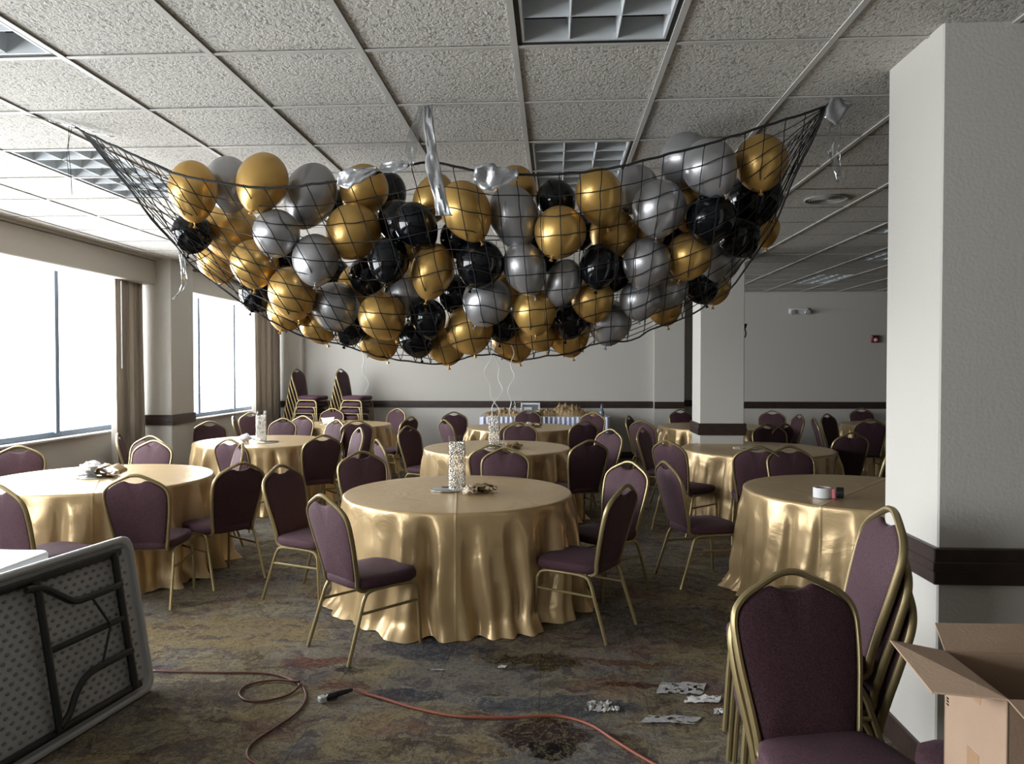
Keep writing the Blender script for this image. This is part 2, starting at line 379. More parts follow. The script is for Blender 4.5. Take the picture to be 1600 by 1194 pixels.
struct(MB().box((XL, 9.13, 0), (XL+.014, 12.86, .11), .004).build('baseboard_left_2', M['dark_wood']))
struct(MB().box((XL, YB, 2.52), (-4.63, 8.58, 2.80), .01).build('trim_10', M['valance'], smooth=False))
struct(MB().box((XL, 9.13, 2.52), (-4.63, 12.86, 2.80), .01).build('trim_11', M['valance'], smooth=False))

MULL = [[10.36, 11.54], [5.75, 7.33], [.9, 2.2], [-2.4]]
for w, (a, b) in enumerate(WINDOWS):
    z0, z1 = .86, 2.62; X = -5.04
    f = MB().box((X-.04, a, z0), (X+.04, b, z0+.055), .004).box((X-.04, a, z1-.05), (X+.04, b, z1), .004)
    f.box((X-.04, a, z0), (X+.04, a+.05, z1), .004).box((X-.04, b-.05, z0), (X+.04, b, z1), .004)
    fr = struct(f.build('window_%d' % (w+1), M['window_frame']))
    ys = [a+.03]+MULL[w]+[b-.03]
    for y in MULL[w]:
        MB().box((X-.06, y-.05, z0+.04), (X+.07, y+.01, z1-.03), .004).box((X-.03, y+.01, z0+.04), (X+.03, y+.045, z1-.03), .004).build('mullion', M['window_frame'], fr)
    for c, d in zip(ys, ys[1:]):
        MB().box((X-.003, c, z0+.03), (X+.003, d, z1-.03)).build('pane', M['glass'], fr, smooth=False)
    MB().box((XL-.10, a, .835), (XL+.05, b, .86), .006).build('sill', M['sill'], fr)

# ------------------------------------------------------------- suspended ceiling
GX = lambda i: -.155 + .61*i
GY = lambda j: 2.98 + .627*j
ceil = struct(MB().box((XL-.2, YB-.2, 3.0), (XR+.2, YF+.8, 3.1)).build('ceiling', M['wall'], smooth=False))
LIGHTS = [(0, -2), (0, 2), (-5, 2), (-4, -2), (5, 5), (6, 8), (6, 12), (2, -6), (-5, -6)]
skip = {(i, j+d) for i, j in LIGHTS for d in (0, 1)}
def tile_mb(x0, x1, y0, y1, cx=0, cy=0):
    b = .012; z = 0
    return ([(x0-cx, y0-cy, .012), (x1-cx, y0-cy, .012), (x1-cx, y1-cy, .012), (x0-cx, y1-cy, .012),
             (x0+b-cx, y0+b-cy, 0), (x1-b-cx, y0+b-cy, 0), (x1-b-cx, y1-b-cy, 0), (x0+b-cx, y1-b-cy, 0)],
            [(7, 6, 5, 4), (0, 1, 5, 4)[::-1], (1, 2, 6, 5)[::-1], (2, 3, 7, 6)[::-1], (3, 0, 4, 7)[::-1], (0, 1, 2, 3)])
cells = []
for i in range(-8, 20):
    for j in range(-17, 16):
        if (i, j) in skip: continue
        x0, x1, y0, y1 = max(GX(i), XL), min(GX(i+1), XR), max(GY(j), YB), min(GY(j+1), YF)
        if x1-x0 < .03 or y1-y0 < .03: continue
        cx, cy = (x0+x1)/2, (y0+y1)/2
        vis = cy > 2.0 and abs(cx+.055*cy) < .72*cy+.6 and not (cx > 1.3+(cy-2.9)*.44 and cy > 3.4 and cx < cy*.72 and cx > cy*.47)
        cells.append((0 if vis else 1, math.hypot(cx, cy), x0, x1, y0, y1))
cells.sort()
tm = None; rest = MB(); npart = 0
for k, (nv, d, x0, x1, y0, y1) in enumerate(cells):
    full = abs(x1-x0-.61) < .01 and abs(y1-y0-.627) < .01
    if nv or npart >= 298: rest.add([(x, y, z+2.826) for x, y, z in tile_mb(x0, x1, y0, y1)[0]], tile_mb(x0, x1, y0, y1)[1]); continue
    npart += 1
    cx, cy = (x0+x1)/2, (y0+y1)/2
    if full and tm:
        t = bpy.data.objects.new('ceiling_tile', tm.data); COL.objects.link(t); t.parent = ceil
    else:
        vs, fs = tile_mb(x0, x1, y0, y1, cx, cy); t = MB().add(vs, fs).build('ceiling_tile', M['tile'], ceil, smooth=False)
        if full: tm = t
    t.location = (cx, cy, 2.826 + random.uniform(-.0008, .0008))
tag(rest.build('far_ceiling_tiles', M['tile'], ceil, smooth=False), kind='stuff')
for i in range(-7, 20):
    MB().box((GX(i)-.012, YB, 2.818), (GX(i)+.012, YF, 2.824)).box((GX(i)-.003, YB, 2.824), (GX(i)+.003, YF, 2.86)).build('runner', M['tbar'], ceil, smooth=False)
for j in range(-15, 16):
    MB().box((XL, GY(j)-.010, 2.8195), (XR, GY(j)+.010, 2.8235)).build('cross_tee', M['tbar'], ceil, smooth=False)
struct(MB().box((-4.63, 4.15, 2.80), (-4.60, 8.58, 2.825)).box((-4.95, YF-.03, 2.80), (XR, YF, 2.825)).build('trim_12', M['tbar'], smooth=False))

# recessed louvred fixtures: 3 x 6 cells
LL = ['unlit louvred ceiling light at the top edge of the frame, above the net', 'unlit louvred ceiling light right behind the middle of the net rope', 'bright daylit louvred ceiling light by the left end of the net',
      'louvred ceiling light cut off by the upper left corner of the picture', 'dark louvred ceiling light beside the near column, nearest of the three on the right', 'louvred ceiling light beside the near column, middle of the three on the right',
      'farthest louvred ceiling light, above the right part of the far wall']
lamp = None
for k, (i, j) in enumerate(LIGHTS[:7]):
    if lamp is None:
        lamp = empty('ceiling_light'); w, h = .61, 1.254; z0 = .005; zt = .115
        MB().box((0, 0, zt), (w, h, zt+.01)).box((.012, .012, z0), (.028, h-.012, zt)).box((w-.028, .012, z0), (w-.012, h-.012, zt)).box((.012, .012, z0), (w-.012, .028, zt)).box((.012, h-.028, z0), (w-.012, h-.012, zt)).build('housing', M['fixture_black'], lamp, smooth=False)
        MB().box((.030, .030, zt-.006), (w-.030, h-.030, zt-.001)).build('reflector', M['reflector'], lamp, smooth=False)
        fr = MB()
        for a, b, c, d in ((.030, .030, .040, h-.030), (w-.040, .030, w-.030, h-.030), (.040, .030, w-.040, .040), (.040, h-.040, w-.040, h-.030)): fr.box((a, b, .006), (c, d, .09))
        fr.build('louver_rim', M['louver'], lamp, smooth=False)
        def blade(p0, p1, along):
            mb = MB(); t0, t1 = .0015, .009
            if along == 'y': vs = [(p0-t0, .04, .01), (p0+t0, .04, .01), (p0+t1, .04, .085), (p0-t1, .04, .085)]; vs += [(x, h-.04, z) for x, y, z in vs]
            else: vs = [(.04, p0-t0, .01), (.04, p0+t0, .01), (.04, p0+t1, .085), (.04, p0-t1, .085)]; vs += [(w-.04, y, z) for x, y, z in vs]
            return mb.add(vs, [(0, 1, 2, 3), (7, 6, 5, 4), (0, 4, 5, 1), (1, 5, 6, 2), (2, 6, 7, 3), (3, 7, 4, 0)]).build('louver_blade', M['louver'], lamp, smooth=False)
        for q in (1, 2): blade(.03+(w-.06)*q/3, 0, 'y')
        for q in range(1, 6): blade(.03+(h-.06)*q/6, 0, 'x')
        for q in (1, 2): MB().tube([(w*q/3, .06, .096), (w*q/3, h-.06, .096)], .012, 8).build('tube_lamp', M['white_plastic'], lamp)
        o = lamp
    else: o = copy_tree(lamp)
    o.location = (GX(i), GY(j), 2.819); tag(o, LL[k], 'ceiling light', 'louvred ceiling lights')
for (i, j) in LIGHTS[7:]:
    rest2 = MB().box((GX(i), GY(j), 2.825), (GX(i+1), GY(j+2), 2.84)); rest2.build('blank_panel', M['tbar'], ceil, smooth=False)

sp = empty('ceiling_speaker', (2.03, 5.80, 2.826)); tag(sp, 'round grey speaker grille set in a ceiling tile right of the net', 'speaker')
MB().lathe([(.155, 0), (.158, -.006), (.150, -.012), (.140, -.010), (.138, -.004)], 40).build('rim', M['grille'], sp)
g = MB()
for k in range(1, 8): g.lathe([(.018*k, -.006), (.018*k+.006, -.009), (.018*k+.010, -.006)], 32, cap=False)
g.lathe([(.136, -.004), (.12, -.0055), (.001, -.006)], 32).build('grille', M['grille'], sp)

# ------------------------------------------------------------- curtains
def curtain(y0, y1, x, folds, label, seed):
    rnd = random.Random(seed); n = folds*14; mb = MB(); vs = []; rows = 24
    ph = [rnd.uniform(-.5, .5) for _ in range(folds+2)]
    for r in range(rows+1):
        v = r/rows; z = 2.56 - v*2.50
        for k in range(n+1):
            u = k/n; q = u*folds; i = int(q)
            p = q + .18*sin(q*1.7+seed) + ph[min(i, folds)]*.15
            amp = .035*(.75+.5*v)*(1+.3*sin(q*2.3))
            vs.append((x+amp*sin(2*pi*p)+.012*sin(4*pi*p+1+v), y0+(y1-y0)*u + .012*cos(2*pi*p)+(.02*v*sin(q)), z))
    m = n+1
    mb.add(vs, [(r*m+k, r*m+k+1, (r+1)*m+k+1, (r+1)*m+k) for r in range(rows) for k in range(n)])
    o = mb.build('curtain', M['curtain'], angle=0)
    s = o.modifiers.new('thickness', 'SOLIDIFY'); s.thickness = .004
    tag(o, label, 'curtain', 'taupe window curtains'); return o
curtain(7.92, 8.52, -4.76, 9, 'taupe pleated curtain drawn beside the nearer left window', 1)
curtain(11.75, 12.80, -4.76, 14, 'taupe pleated curtain in the far left corner, behind the chair stacks', 2)
for y, z1, nm in ((7.88, 1.6, 'near'), (8.50, 1.15, 'nearer'), ):
    pass
tag(MB().tube([(-4.70, 7.98, 2.5), (-4.70, 7.98, 1.55)], .006, 6).build('curtain_wand', M['white_plastic']), 'thin white pull rod hanging at the edge of the near curtain', 'rod')

# ------------------------------------------------------------- chairs
def pad(outline, depth, axis, origin_plane, dome=.012, inset=(.0, .35, 1.0)):
    """rounded cushion from a 2D outline: outline [(a,b)], thickness along the normal"""
    n = len(outline); cx = sum(p[0] for p in outline)/n; cy = sum(p[1] for p in outline)/n
    rings = []
    for ins, h in ((.012, -.5), (.003, -.36), (0, -.15), (0, .15), (.003, .36), (.012, .5), (.05, .5+dome/depth*.6), (.10, .5+dome/depth)):
        ring = []
        for a, b in outline:
            d = math.hypot(a-cx, b-cy); f = max(.05, 1-ins/d); ring.append((cx+(a-cx)*f, cy+(b-cy)*f, h*depth))
        rings.append(ring)
    back = []
    for ins, h in ((.10, -.5-dome/depth), (.05, -.5-dome/depth*.6)):
        ring = []
        for a, b in outline:
            d = math.hypot(a-cx, b-cy); f = max(.05, 1-ins/d); ring.append((cx+(a-cx)*f, cy+(b-cy)*f, h*depth))
        back.append(ring)
    rings = back+rings
    vs = [origin_plane(*p) for r in rings for p in r]
    fs = []
    for i in range(len(rings)-1):
        for k in range(n): l = (k+1) % n; fs.append((i*n+k, i*n+l, (i+1)*n+l, (i+1)*n+k))
    c0 = len(vs); vs.append(origin_plane(cx, cy, rings[0][0][2]-.002)); vs.append(origin_plane(cx, cy, rings[-1][0][2]+.002))
    for k in range(n):
        l = (k+1) % n; fs.append((c0, l, k)); fs.append((c0+1, (len(rings)-1)*n+k, (len(rings)-1)*n+l))
    return MB().add(vs, fs)
def back_y(z): return -.185 - .12*max(0, (z-.40)/.48)**1.15
def make_chair():
    t = empty('banquet_chair')
    # seat
    o = []
    for k in range(32):
        an = 2*pi*k/32; c, s_ = cos(an), sin(an); f = 1/(abs(c)**4.5+abs(s_)**4.5)**(1/4.5)
        x, y = .205*c*f, .212*s_*f; x *= 1+.06*(y/.21); o.append((x, y+.005))
    pad(o, .055, 0, lambda a, b, h: (a, b, .402+h - .012*(b-.0)*0), .012).build('seat', M['fabric'], t, angle=0)
    # back frame (hoop)
    half = [(.158, .385), (.163, .43), (.176, .52), (.192, .62), (.199, .70), (.199, .745), (.187, .782), (.155, .814), (.110, .839), (.060, .863), (.030, .874), (0, .877)]
    loop = [(-x, z) for x, z in half[:-1]] + [(x, z) for x, z in half[::-1]]
    pts = [(x, back_y(z), z) for x, z in loop]
    pts = [(-.158, -.10, .362), (-.158, -.15, .364)] + pts + [(.158, -.15, .364), (.158, -.10, .362)]
    P = smoothpts(pts, 3)
    MB().tube(P, 0, 8, sq=(.0105, .0125, (1, 0, 0))).build('back_frame', M['gold_frame'], t)
    # back pad, with the dip of the hand hole under the crown
    right = [(.0, .405), (.08, .405), (.138, .415), (.150, .45), (.166, .53), (.180, .62), (.190, .70), (.190, .742), (.179, .774), (.150, .802), (.108, .826), (.078, .838), (.060, .838), (.036, .827), (0, .822)]
    R = [(p.x, p.y) for p in smoothpts([(a, b, 0) for a, b in right], 2)]
    out = R[:-1] + [(0, .822)] + [(-a, b) for a, b in R[::-1][1:-1]]
    pad(out, .026, 0, lambda a, b, h: (a, back_y(b)+h, b), .010).build('backrest', M['fabric'], t, angle=0)
    # side arches: front and rear legs with curved shoulders, stretcher
    for s_ in (-1, 1):
        fp = smoothpts([(s_*.200, .205, 0), (s_*.196, .188, .28), (s_*.192, .175, .335), (s_*.188, .135, .362), (s_*.180, 0, .366)], 4)
        MB().tube(fp, 0, 8, sq=(.010, .010, (1, 0, 0))).build('leg', M['gold_frame'], t)
        rp = smoothpts([(s_*.205, -.275, 0), (s_*.195, -.195, .24), (s_*.190, -.165, .325), (s_*.186, -.125, .362), (s_*.180, 0, .366)], 4)
        MB().tube(rp, 0, 8, sq=(.010, .010, (1, 0, 0))).build('leg', M['gold_frame'], t)
        MB().tube([(s_*.196, -.190, .255), (s_*.196, .190, .255)], 0, 8, sq=(.0075, .0075, (1, 0, 0))).build('stretcher', M['gold_frame'], t)
    MB().box((-.18, -.135, .358), (.18, -.115, .374)).box((-.18, .115, .358), (.18, .135, .374)).box((-.16, -.12, .360), (-.14, .12, .376)).box((.14, -.12, .360), (.16, .12, .376)).build('seat_frame', M['gold_frame'], t, smooth=False)
    return t
proto = make_chair(); used = [False]
def chair(x, y, h, label, group, z=0):
    if used[0]: o = copy_tree(proto)
    else: o = proto; used[0] = True
    o.location = (x, y, z); o.rotation_euler = (0, 0, -math.radians(h))
    tag(o, label, 'chair', group); return o
CH = {
'a1':(-4.47,6.0,150,'dark plum banquet chair at the far left picture edge, below the window sill','left front table'),
'a2':(-4.20,7.63,68,'banquet chair seen edge-on against the foot of the nearer curtain','left front table'),
'a3':(-4.05,6.98,190,'plum banquet chair peeping over another one in front of the nearer curtain','left front table'),
'a4':(-3.75,6.53,186,'sunlit plum banquet chair behind the bright left front table','left front table'),
'a5':(-3.13,4.50,22,'plum banquet chair cut by the left picture edge, seat towards the left front table','left front table'),
'a6':(-2.71,4.95,352,'dark-backed banquet chair right behind the leaning folding table','left front table'),
'a7':(-2.48,5.45,305,'dark-backed banquet chair on the right side of the left front table, whole legs visible','left front table'),
'a8':(-3.05,6.45,238,'bright plum banquet chair with glaring frame edge at the right end of the sunlit table','left front table'),
'b1':(-2.98,7.28,20,'dark-backed banquet chair on the near side of the left middle table with the bead vase','left middle table'),
'b2':(-4.17,8.98,150,'dark plum chair beyond the left middle table, under the rail of the window pillar','left middle table'),
'b3':(-4.14,10.28,73,'banquet chair seen edge-on below the sill of the farther window','left back table'),
'b4':(-4.30,10.84,130,'dark chair just behind the bead vase of the left middle table','left back table'),
'b5':(-3.64,9.55,190,'plum chair right of the bead vase, behind the left middle table','left middle table'),
'b6':(-3.60,10.08,200,'darker plum chair half hidden behind the plum chair at the left middle table','left back table'),
'b7':(-2.5,7.69,322,'black-looking banquet chair seen from behind at the right end of the left middle table','left middle table'),
'b8':(-3.0,9.42,218,'bright plum chair with white-lit frame behind the right end of the left middle table','left middle table'),
'c1':(-3.66,11.92,185,'plum chair behind the left back table, in front of the right-hand chair stack','left back table'),
'c2':(-2.72,12.0,212,'bright-framed plum chair at the far right of the left back table, against the far wall','left back table'),
'c3':(-2.6,9.82,345,'dark-backed chair on the near side of the left back table','left back table'),
'c4':(-2.43,8.2,238,'thin pale plum chair back seen nearly edge-on in front of the dark-backed chair','left back table'),
'c5':(-2.24,10.4,295,'black side-view chair standing free before the far wall, right of the left back table','left back table'),
'd1':(-1.4,7.17,62,'bright plum chair seen obliquely on the near left of the second centre table','second centre table'),
'd2':(-1.43,8.50,118,'dark chair with open handle at the left end of the second centre table','second centre table'),
'd3':(-.54,6.90,2,'dark-backed chair seen from behind between the two front centre tables','second centre table'),
'd4':(-.42,8.96,182,'plum chair on the far side of the second centre table, by its gold bow','second centre table'),
'd5':(.21,7.34,335,'black-looking chair seen from behind at the right of the second centre table','second centre table'),
'd6':(.40,8.13,228,'narrow plum chair with white-lit frame peeping out at the right of the second centre table','second centre table'),
'e1':(-1.17,9.88,55,'light plum chair leaning left at the left of the back centre table','back centre table'),
'e2':(-1.42,11.12,160,'black chair with open handle left of the back centre table','back centre table'),
'e3':(-.45,9.59,5,'dark chair seen from behind at the near side of the back centre table','back centre table'),
'e4':(-.42,11.63,182,'plum chair between the back centre table and the skirted buffet','back centre table'),
'e5':(.26,9.85,335,'black chair seen from behind before the right end of the skirted buffet','back centre table'),
'e6':(.46,11.10,205,'small plum chair top showing above the black chair before the skirted buffet','back centre table'),
'f1':(-1.04,4.2,42,'plum banquet chair with whole bright legs at the left of the front centre table','front centre table'),
'f2':(-1.63,5.05,112,'dark narrow-looking chair just left of the plum chair at the front centre table','front centre table'),
'f3':(-1.4,5.77,148,'dark chair facing the camera at the far left of the front centre table','front centre table'),
'f4':(-.43,6.09,184,'plum chair facing the camera behind the front centre table','front centre table'),
'f5':(.33,5.29,226,'plum chair with white-lit frame behind the right end of the front centre table','front centre table'),
'f6':(.16,4.56,300,'black-backed banquet chair with gold legs at the right front of the front centre table','front centre table'),
'g1':(1.09,5.62,72,'side-view banquet chair with seat pushed towards the table with the tape roll','right front table'),
'g2':(1.28,7.32,48,'plum chair with seat at the near left of the right middle table','right middle table'),
'g3':(1.25,8.42,118,'dark chair turned to the right at the far left of the right middle table','right middle table'),
'g4':(1.32,10.54,112,'dark narrow chair at the far left of the table behind the square pillar','right back table'),
'g5':(1.32,9.98,42,'plum chair at the near left of the table behind the square pillar','right back table'),
'g6':(2.10,11.95,165,'dark chair in the shadowy wall recess just left of the square pillar','right back table'),
'g7':(3.30,11.70,200,'plum chair nearest the far wall, just right of the square pillar','right back table'),
'g8':(2.60,9.50,325,'black chair with open handle right of the square pillar','right back table'),
'g9':(3.24,11.06,262,'narrow brown-lit chair seen edge-on, right of the black chair beyond the pillar','right back table'),
'h1':(2.58,8.90,178,'dark chair facing the camera behind the right middle table','right middle table'),
'h2':(1.82,6.92,12,'dark plum chair seen from behind before the right middle table, left of a pair','right middle table'),
'h3':(2.05,6.34,176,'dark chair facing the camera behind the table with the tape roll, right of a pair','right front table'),
'h4':(3.05,8.34,350,'plum chair with pale frame standing at the right end of the right middle table','right middle table'),
'h5':(4.17,10.42,5,'dark plum chair before the far right table, beside the near column edge','far right table'),
'h6':(5.05,12.42,180,'black chair top behind the far right table, against the far wall','far right table'),
'h7':(4.16,11.00,140,'black chair facing the camera, left of the far right table','far right table'),
'h8':(3.76,10.25,98,'dark chair seen edge-on, leftmost of the chairs round the far right table','far right table'),
'h9':(2.72,6.98,300,'dark chair sliver cut off by the left edge of the near column','right middle table'),
}
for k, (x, y, h, lab, tb) in CH.items(): chair(x, y, h, lab, 'chairs around the '+tb)
ORD = ['lowest', 'second', 'third', 'fourth', 'fifth', 'sixth', 'seventh']
def stack(x, y, h, n, dz, dx, what, group, zoff=0):
    a = math.radians(h)
    for k in range(n):
        nm = 'topmost' if k == n-1 else ('lowest' if k == 0 else ORD[k]+' from the floor')
        chair(x+sin(a)*dx*k, y+cos(a)*dx*k, h, 'plum banquet chair, %s, %s' % (nm, what), group, dz*k)
stack(-4.17, 12.42, 103, 7, .108, .025, 'in the left-hand tall stack at the far wall', 'chairs stacked at the far wall')
stack(-3.42, 12.42, 103, 7, .108, .025, 'in the right-hand tall stack at the far wall', 'chairs stacked at the far wall')
stack(.79, 2.09, 167, 2, .058, .02, 'of the pair nearest the camera at bottom right', 'stacked chairs by the near column')
stack(.85, 2.60, 275, 3, .108, .014, 'in the stack leaning close to the near column', 'stacked chairs by the near column')
stack(1.20, 1.93, 272, 2, .108, .02, 'under the open cardboard box', 'stacked chairs by the near column')

# ------------------------------------------------------------- tablecloths
def cloth(x, y, r, seed, label, rot=0, folds=15, z=.72, puddle=.04):
    rnd = random.Random(seed); n = 432; prof = []
    for k in range(1, 8): prof.append((r*k/7*.985, 0, 0))
    nf = folds+rnd.randint(3, 6); ph = [rnd.uniform(-.55, .55) for _ in range(nf)]; am = [rnd.uniform(.35, 1.25)*(1 if rnd.random() < .8 else .25) for _ in range(nf)]
    def F(t, v):
        # irregular drape folds: rounded crests, tight valleys, some dying out near the top
        q = (t/(2*pi) % 1)*nf; i = int(q) % nf; f = q-int(q); j = (i+1) % nf
        e = f + .16*sin(2*pi*f)*sin(ph[i]*9)+.0
        a0 = am[i]*(1-f)+am[j]*f
        w = cos(2*pi*e)
        w = (abs(w)**.75)*(1 if w > 0 else -1)
        fine = .28*sin(t*nf*2.3+5*ph[i]+2*v)*am[j] if 0 else .22*sin(t*round(nf*2.0)+seed+1.5*v)
        return a0*w + fine*min(1, 1.4*v)
    vs = [(0, 0, z)]; 
    for rr, _, _ in prof:
        for k in range(n):
            t = 2*pi*k/n; vs.append((rr*cos(t), rr*sin(t), z+.0015*noise.noise(Vector((rr*4*cos(t), rr*4*sin(t), seed)))))
    edge = [(r*.997, z-.001), (r+.004, z-.006), (r+.007, z-.018)]
    for rr, zz in edge:
        for k in range(n): t = 2*pi*k/n; vs.append((rr*cos(t), rr*sin(t), zz))
    rows = 26
    for q in range(1, rows+1):
        v = q/rows
        for k in range(n):
            t = 2*pi*k/n; tt = t + .05*v*sin(3*t+seed) + .03*sin(6*v+5*t)*v
            f = F(tt, v)
            amp = .062*min(1, .38+v*.9)*(1+.30*sin(2*t+seed))*min(1, v*6)
            rr = r + .006 + .045*v + amp*f + (puddle*max(0, (v-.86)/.14)**1.6*(1+.8*sin(7*t+seed)))
            rr = max(rr, r*.93)
            zz = (z-.018)*(1-v) + .004 + .010*max(0, -f)*(v > .97)
            rr += .006*noise.noise(Vector((cos(t)*7, sin(t)*7, v*6+seed)))
            vs.append((rr*cos(t), rr*sin(t), zz))
    R = 7+3+rows; fs = [(0, 1+k, 1+(k+1) % n) for k in range(n)]
    for i in range(R-1):
        a = 1+i*n
        for k in range(n): l = (k+1) % n; fs.append((a+k, a+n+k, a+n+l, a+l))
    o = MB().add(vs, fs).build('tablecloth', M['satin'], angle=0)
    o.location = (x, y, 0); o.rotation_euler = (0, 0, rot)
    tag(o, label, 'tablecloth', 'round tables under gold satin cloths'); return o
cloth(-.65, 5.1, .765, 3, 'gold satin cloth on the round table nearest the middle, with bead vase and gold bow', .12)
cloth(-3.47, 5.6, .80, 8, 'brightly sunlit gold satin cloth on the left front round table', .5)
cloth(-3.33, 8.45, .74, 12, 'gold satin cloth on the left middle round table with vase and white flower', .9)
cloth(-3.12, 11.0, .70, 15, 'gold satin cloth on the small-looking round table before the chair stacks', .3)
cloth(-.60, 7.93, .765, 21, 'gold satin cloth on the second centre round table, behind the nearest one', -.1)
cloth(-.45, 10.6, .765, 27, 'gold satin cloth on the back centre round table before the skirted buffet', .4)
cloth(2.10, 5.3, .765, 33, 'gold satin cloth on the right front round table holding the tape roll', -.65)
cloth(2.10, 7.93, .765, 41, 'gold satin cloth on the right middle round table before the square pillar', .2)
cloth(2.27, 10.9, .765, 47, 'gold satin cloth on the round table standing behind the square pillar', .7)
cloth(5.05, 11.4, .765, 52, 'gold satin cloth on the far right round table half hidden by the near column', .1)

# ------------------------------------------------------------- balloons
BAL = [
('G',-1.879,3.857,2.487,0.123,0.153),('S',-1.783,4.076,2.574,0.127,0.148),('G',-1.482,3.783,2.506,0.127,0.163),
('S',-1.306,4.005,2.489,0.137,0.179),('K',-2.000,4.094,2.310,0.110,0.110),('G',-1.878,4.322,2.356,0.164,0.164),
('S',-1.421,3.810,2.254,0.118,0.121),('S',-1.232,3.854,2.122,0.119,0.139),('G',-2.038,4.504,2.212,0.125,0.132),
('G',-1.607,3.987,2.123,0.127,0.127),('K',-1.705,4.282,1.994,0.111,0.111),('G',-1.402,3.988,1.967,0.127,0.141),
('S',-1.211,4.132,1.903,0.135,0.135),('G',-1.514,4.220,1.886,0.113,0.113),('G',-1.375,4.366,1.821,0.113,0.113),
('K',-1.176,4.331,1.803,0.108,0.108),('G',-0.934,4.068,1.844,0.129,0.129),('G',-1.056,4.509,1.743,0.131,0.131),
('G',-1.119,4.336,2.033,0.134,0.134),('G',-1.061,3.956,2.283,0.146,0.149),('G',-1.030,4.065,2.527,0.132,0.139),
('K',-0.942,4.288,2.552,0.099,0.132),('K',-0.709,3.860,2.295,0.108,0.125),('K',-0.839,4.040,2.347,0.110,0.124),
('K',-0.851,3.855,2.116,0.109,0.125),('G',-0.638,3.953,2.074,0.114,0.145),('G',-0.650,4.030,2.463,0.103,0.144),
('G',-0.442,3.781,2.351,0.125,0.154),('K',-0.384,3.910,2.103,0.126,0.126),('S',-0.211,3.904,2.344,0.129,0.162),
('G',-0.210,4.081,2.527,0.114,0.124),('K',0.010,3.993,2.443,0.104,0.111),('G',0.029,3.862,2.253,0.133,0.133),
('G',0.229,3.861,2.428,0.120,0.152),('G',0.316,4.107,2.286,0.128,0.128),('S',0.538,3.936,2.385,0.138,0.145),
('S',0.437,4.121,2.524,0.124,0.138),('K',0.235,4.003,2.098,0.104,0.121),('S',-0.153,3.938,2.082,0.113,0.140),
('S',0.048,4.050,2.020,0.099,0.126),('S',0.776,3.848,2.565,0.134,0.147),('S',0.699,4.083,2.668,0.143,0.143),
('G',1.053,3.944,2.612,0.134,0.144),('K',1.112,4.276,2.506,0.149,0.149),('K',0.803,3.958,2.334,0.129,0.129),
('K',1.011,4.212,2.284,0.116,0.116),('G',1.233,4.563,2.387,0.098,0.106),('G',0.719,4.088,2.160,0.123,0.126),
('S',0.491,4.049,2.119,0.129,0.132),('S',0.952,4.418,2.188,0.125,0.125),('K',0.877,4.594,2.064,0.115,0.115),
('G',0.995,4.776,2.059,0.100,0.100),('S',0.470,4.186,1.938,0.112,0.112),('S',0.648,4.331,2.008,0.109,0.116),
('G',0.652,4.530,1.922,0.106,0.106),('G',0.210,4.167,1.938,0.119,0.119),('K',0.091,4.309,1.835,0.105,0.105),
('G',0.084,4.523,1.764,0.130,0.130),('S',0.315,4.349,1.825,0.128,0.128),('G',-0.107,4.086,1.867,0.118,0.124),
('S',-0.363,4.080,1.922,0.135,0.135),('K',-0.564,4.286,1.988,0.102,0.109),('S',-0.837,4.234,1.978,0.119,0.126),
('K',-0.693,4.134,1.837,0.099,0.109),('K',-0.791,4.338,1.736,0.111,0.111),('G',-0.479,4.248,1.779,0.137,0.137),
('G',-0.643,4.500,1.711,0.127,0.127),('K',-0.300,4.380,1.814,0.100,0.100),('G',-0.247,4.578,1.732,0.132,0.132),
('G',-0.096,4.387,1.773,0.111,0.111),('K',-1.473,4.122,2.165,0.078,0.078),('K',-1.022,4.112,2.072,0.106,0.106),
('G',-0.740,4.123,2.177,0.105,0.112),('K',-0.514,4.017,2.255,0.096,0.102),('K',-0.073,4.109,2.187,0.097,0.104),
('G',-0.237,4.256,2.013,0.108,0.108),('K',0.333,4.221,2.094,0.099,0.106),('G',0.507,4.215,2.303,0.106,0.106),
('K',0.664,4.324,2.321,0.101,0.101),('G',0.723,4.155,2.429,0.104,0.118),('K',-1.215,4.231,2.467,0.087,0.109),
('G',-1.447,4.368,2.031,0.113,0.113),('K',-1.338,4.514,2.123,0.108,0.108),('S',-0.022,4.424,1.954,0.097,0.105),
('K',0.138,4.221,2.325,0.092,0.099),('K',0.147,4.460,2.013,0.098,0.098),('S',-1.007,4.443,2.433,0.106,0.106)
]
def balloon_mesh(rx, rz):
    prof = []; n = 18
    for k in range(n+1):
        a = pi*k/n; z = -cos(a); r = sin(a)
        if z < 0: r *= 1-.20*(-z)**1.5; zz = z*rz*1.10
        else: zz = z*rz
        prof.append((max(r*rx, .0009), zz))
    return MB().lathe(prof, 32, cap=True)
ROWS = {'top': [], 'upper middle': [], 'lower middle': [], 'bottom': []}
def layer(b):
    c, x, y, z = b[:4]; s = (x+2.4)/3.7
    top = 2.50 + .22*(2*s-1)**2; bot = 1.62 + .75*abs(2*s-1)**2.4
    q = (z-bot)/(top-bot); return 'bottom' if q < .22 else 'lower middle' if q < .47 else 'upper middle' if q < .75 else 'top'
cname = {'G': 'gold', 'S': 'silver', 'K': 'black'}
cnt = {}
for b in BAL: cnt.setdefault((b[0], layer(b)), []).append(b)
ordn = ['first', 'second', 'third', 'fourth', 'fifth', 'sixth', 'seventh', 'eighth', 'ninth', 'tenth', 'eleventh', 'twelfth', 'thirteenth', 'fourteenth', 'fifteenth']
for v in cnt.values(): v.sort(key=lambda b: b[1])
finish = {'G': 'pearly gold', 'S': 'pearly silver', 'K': 'glossy black'}
rb = random.Random(5)
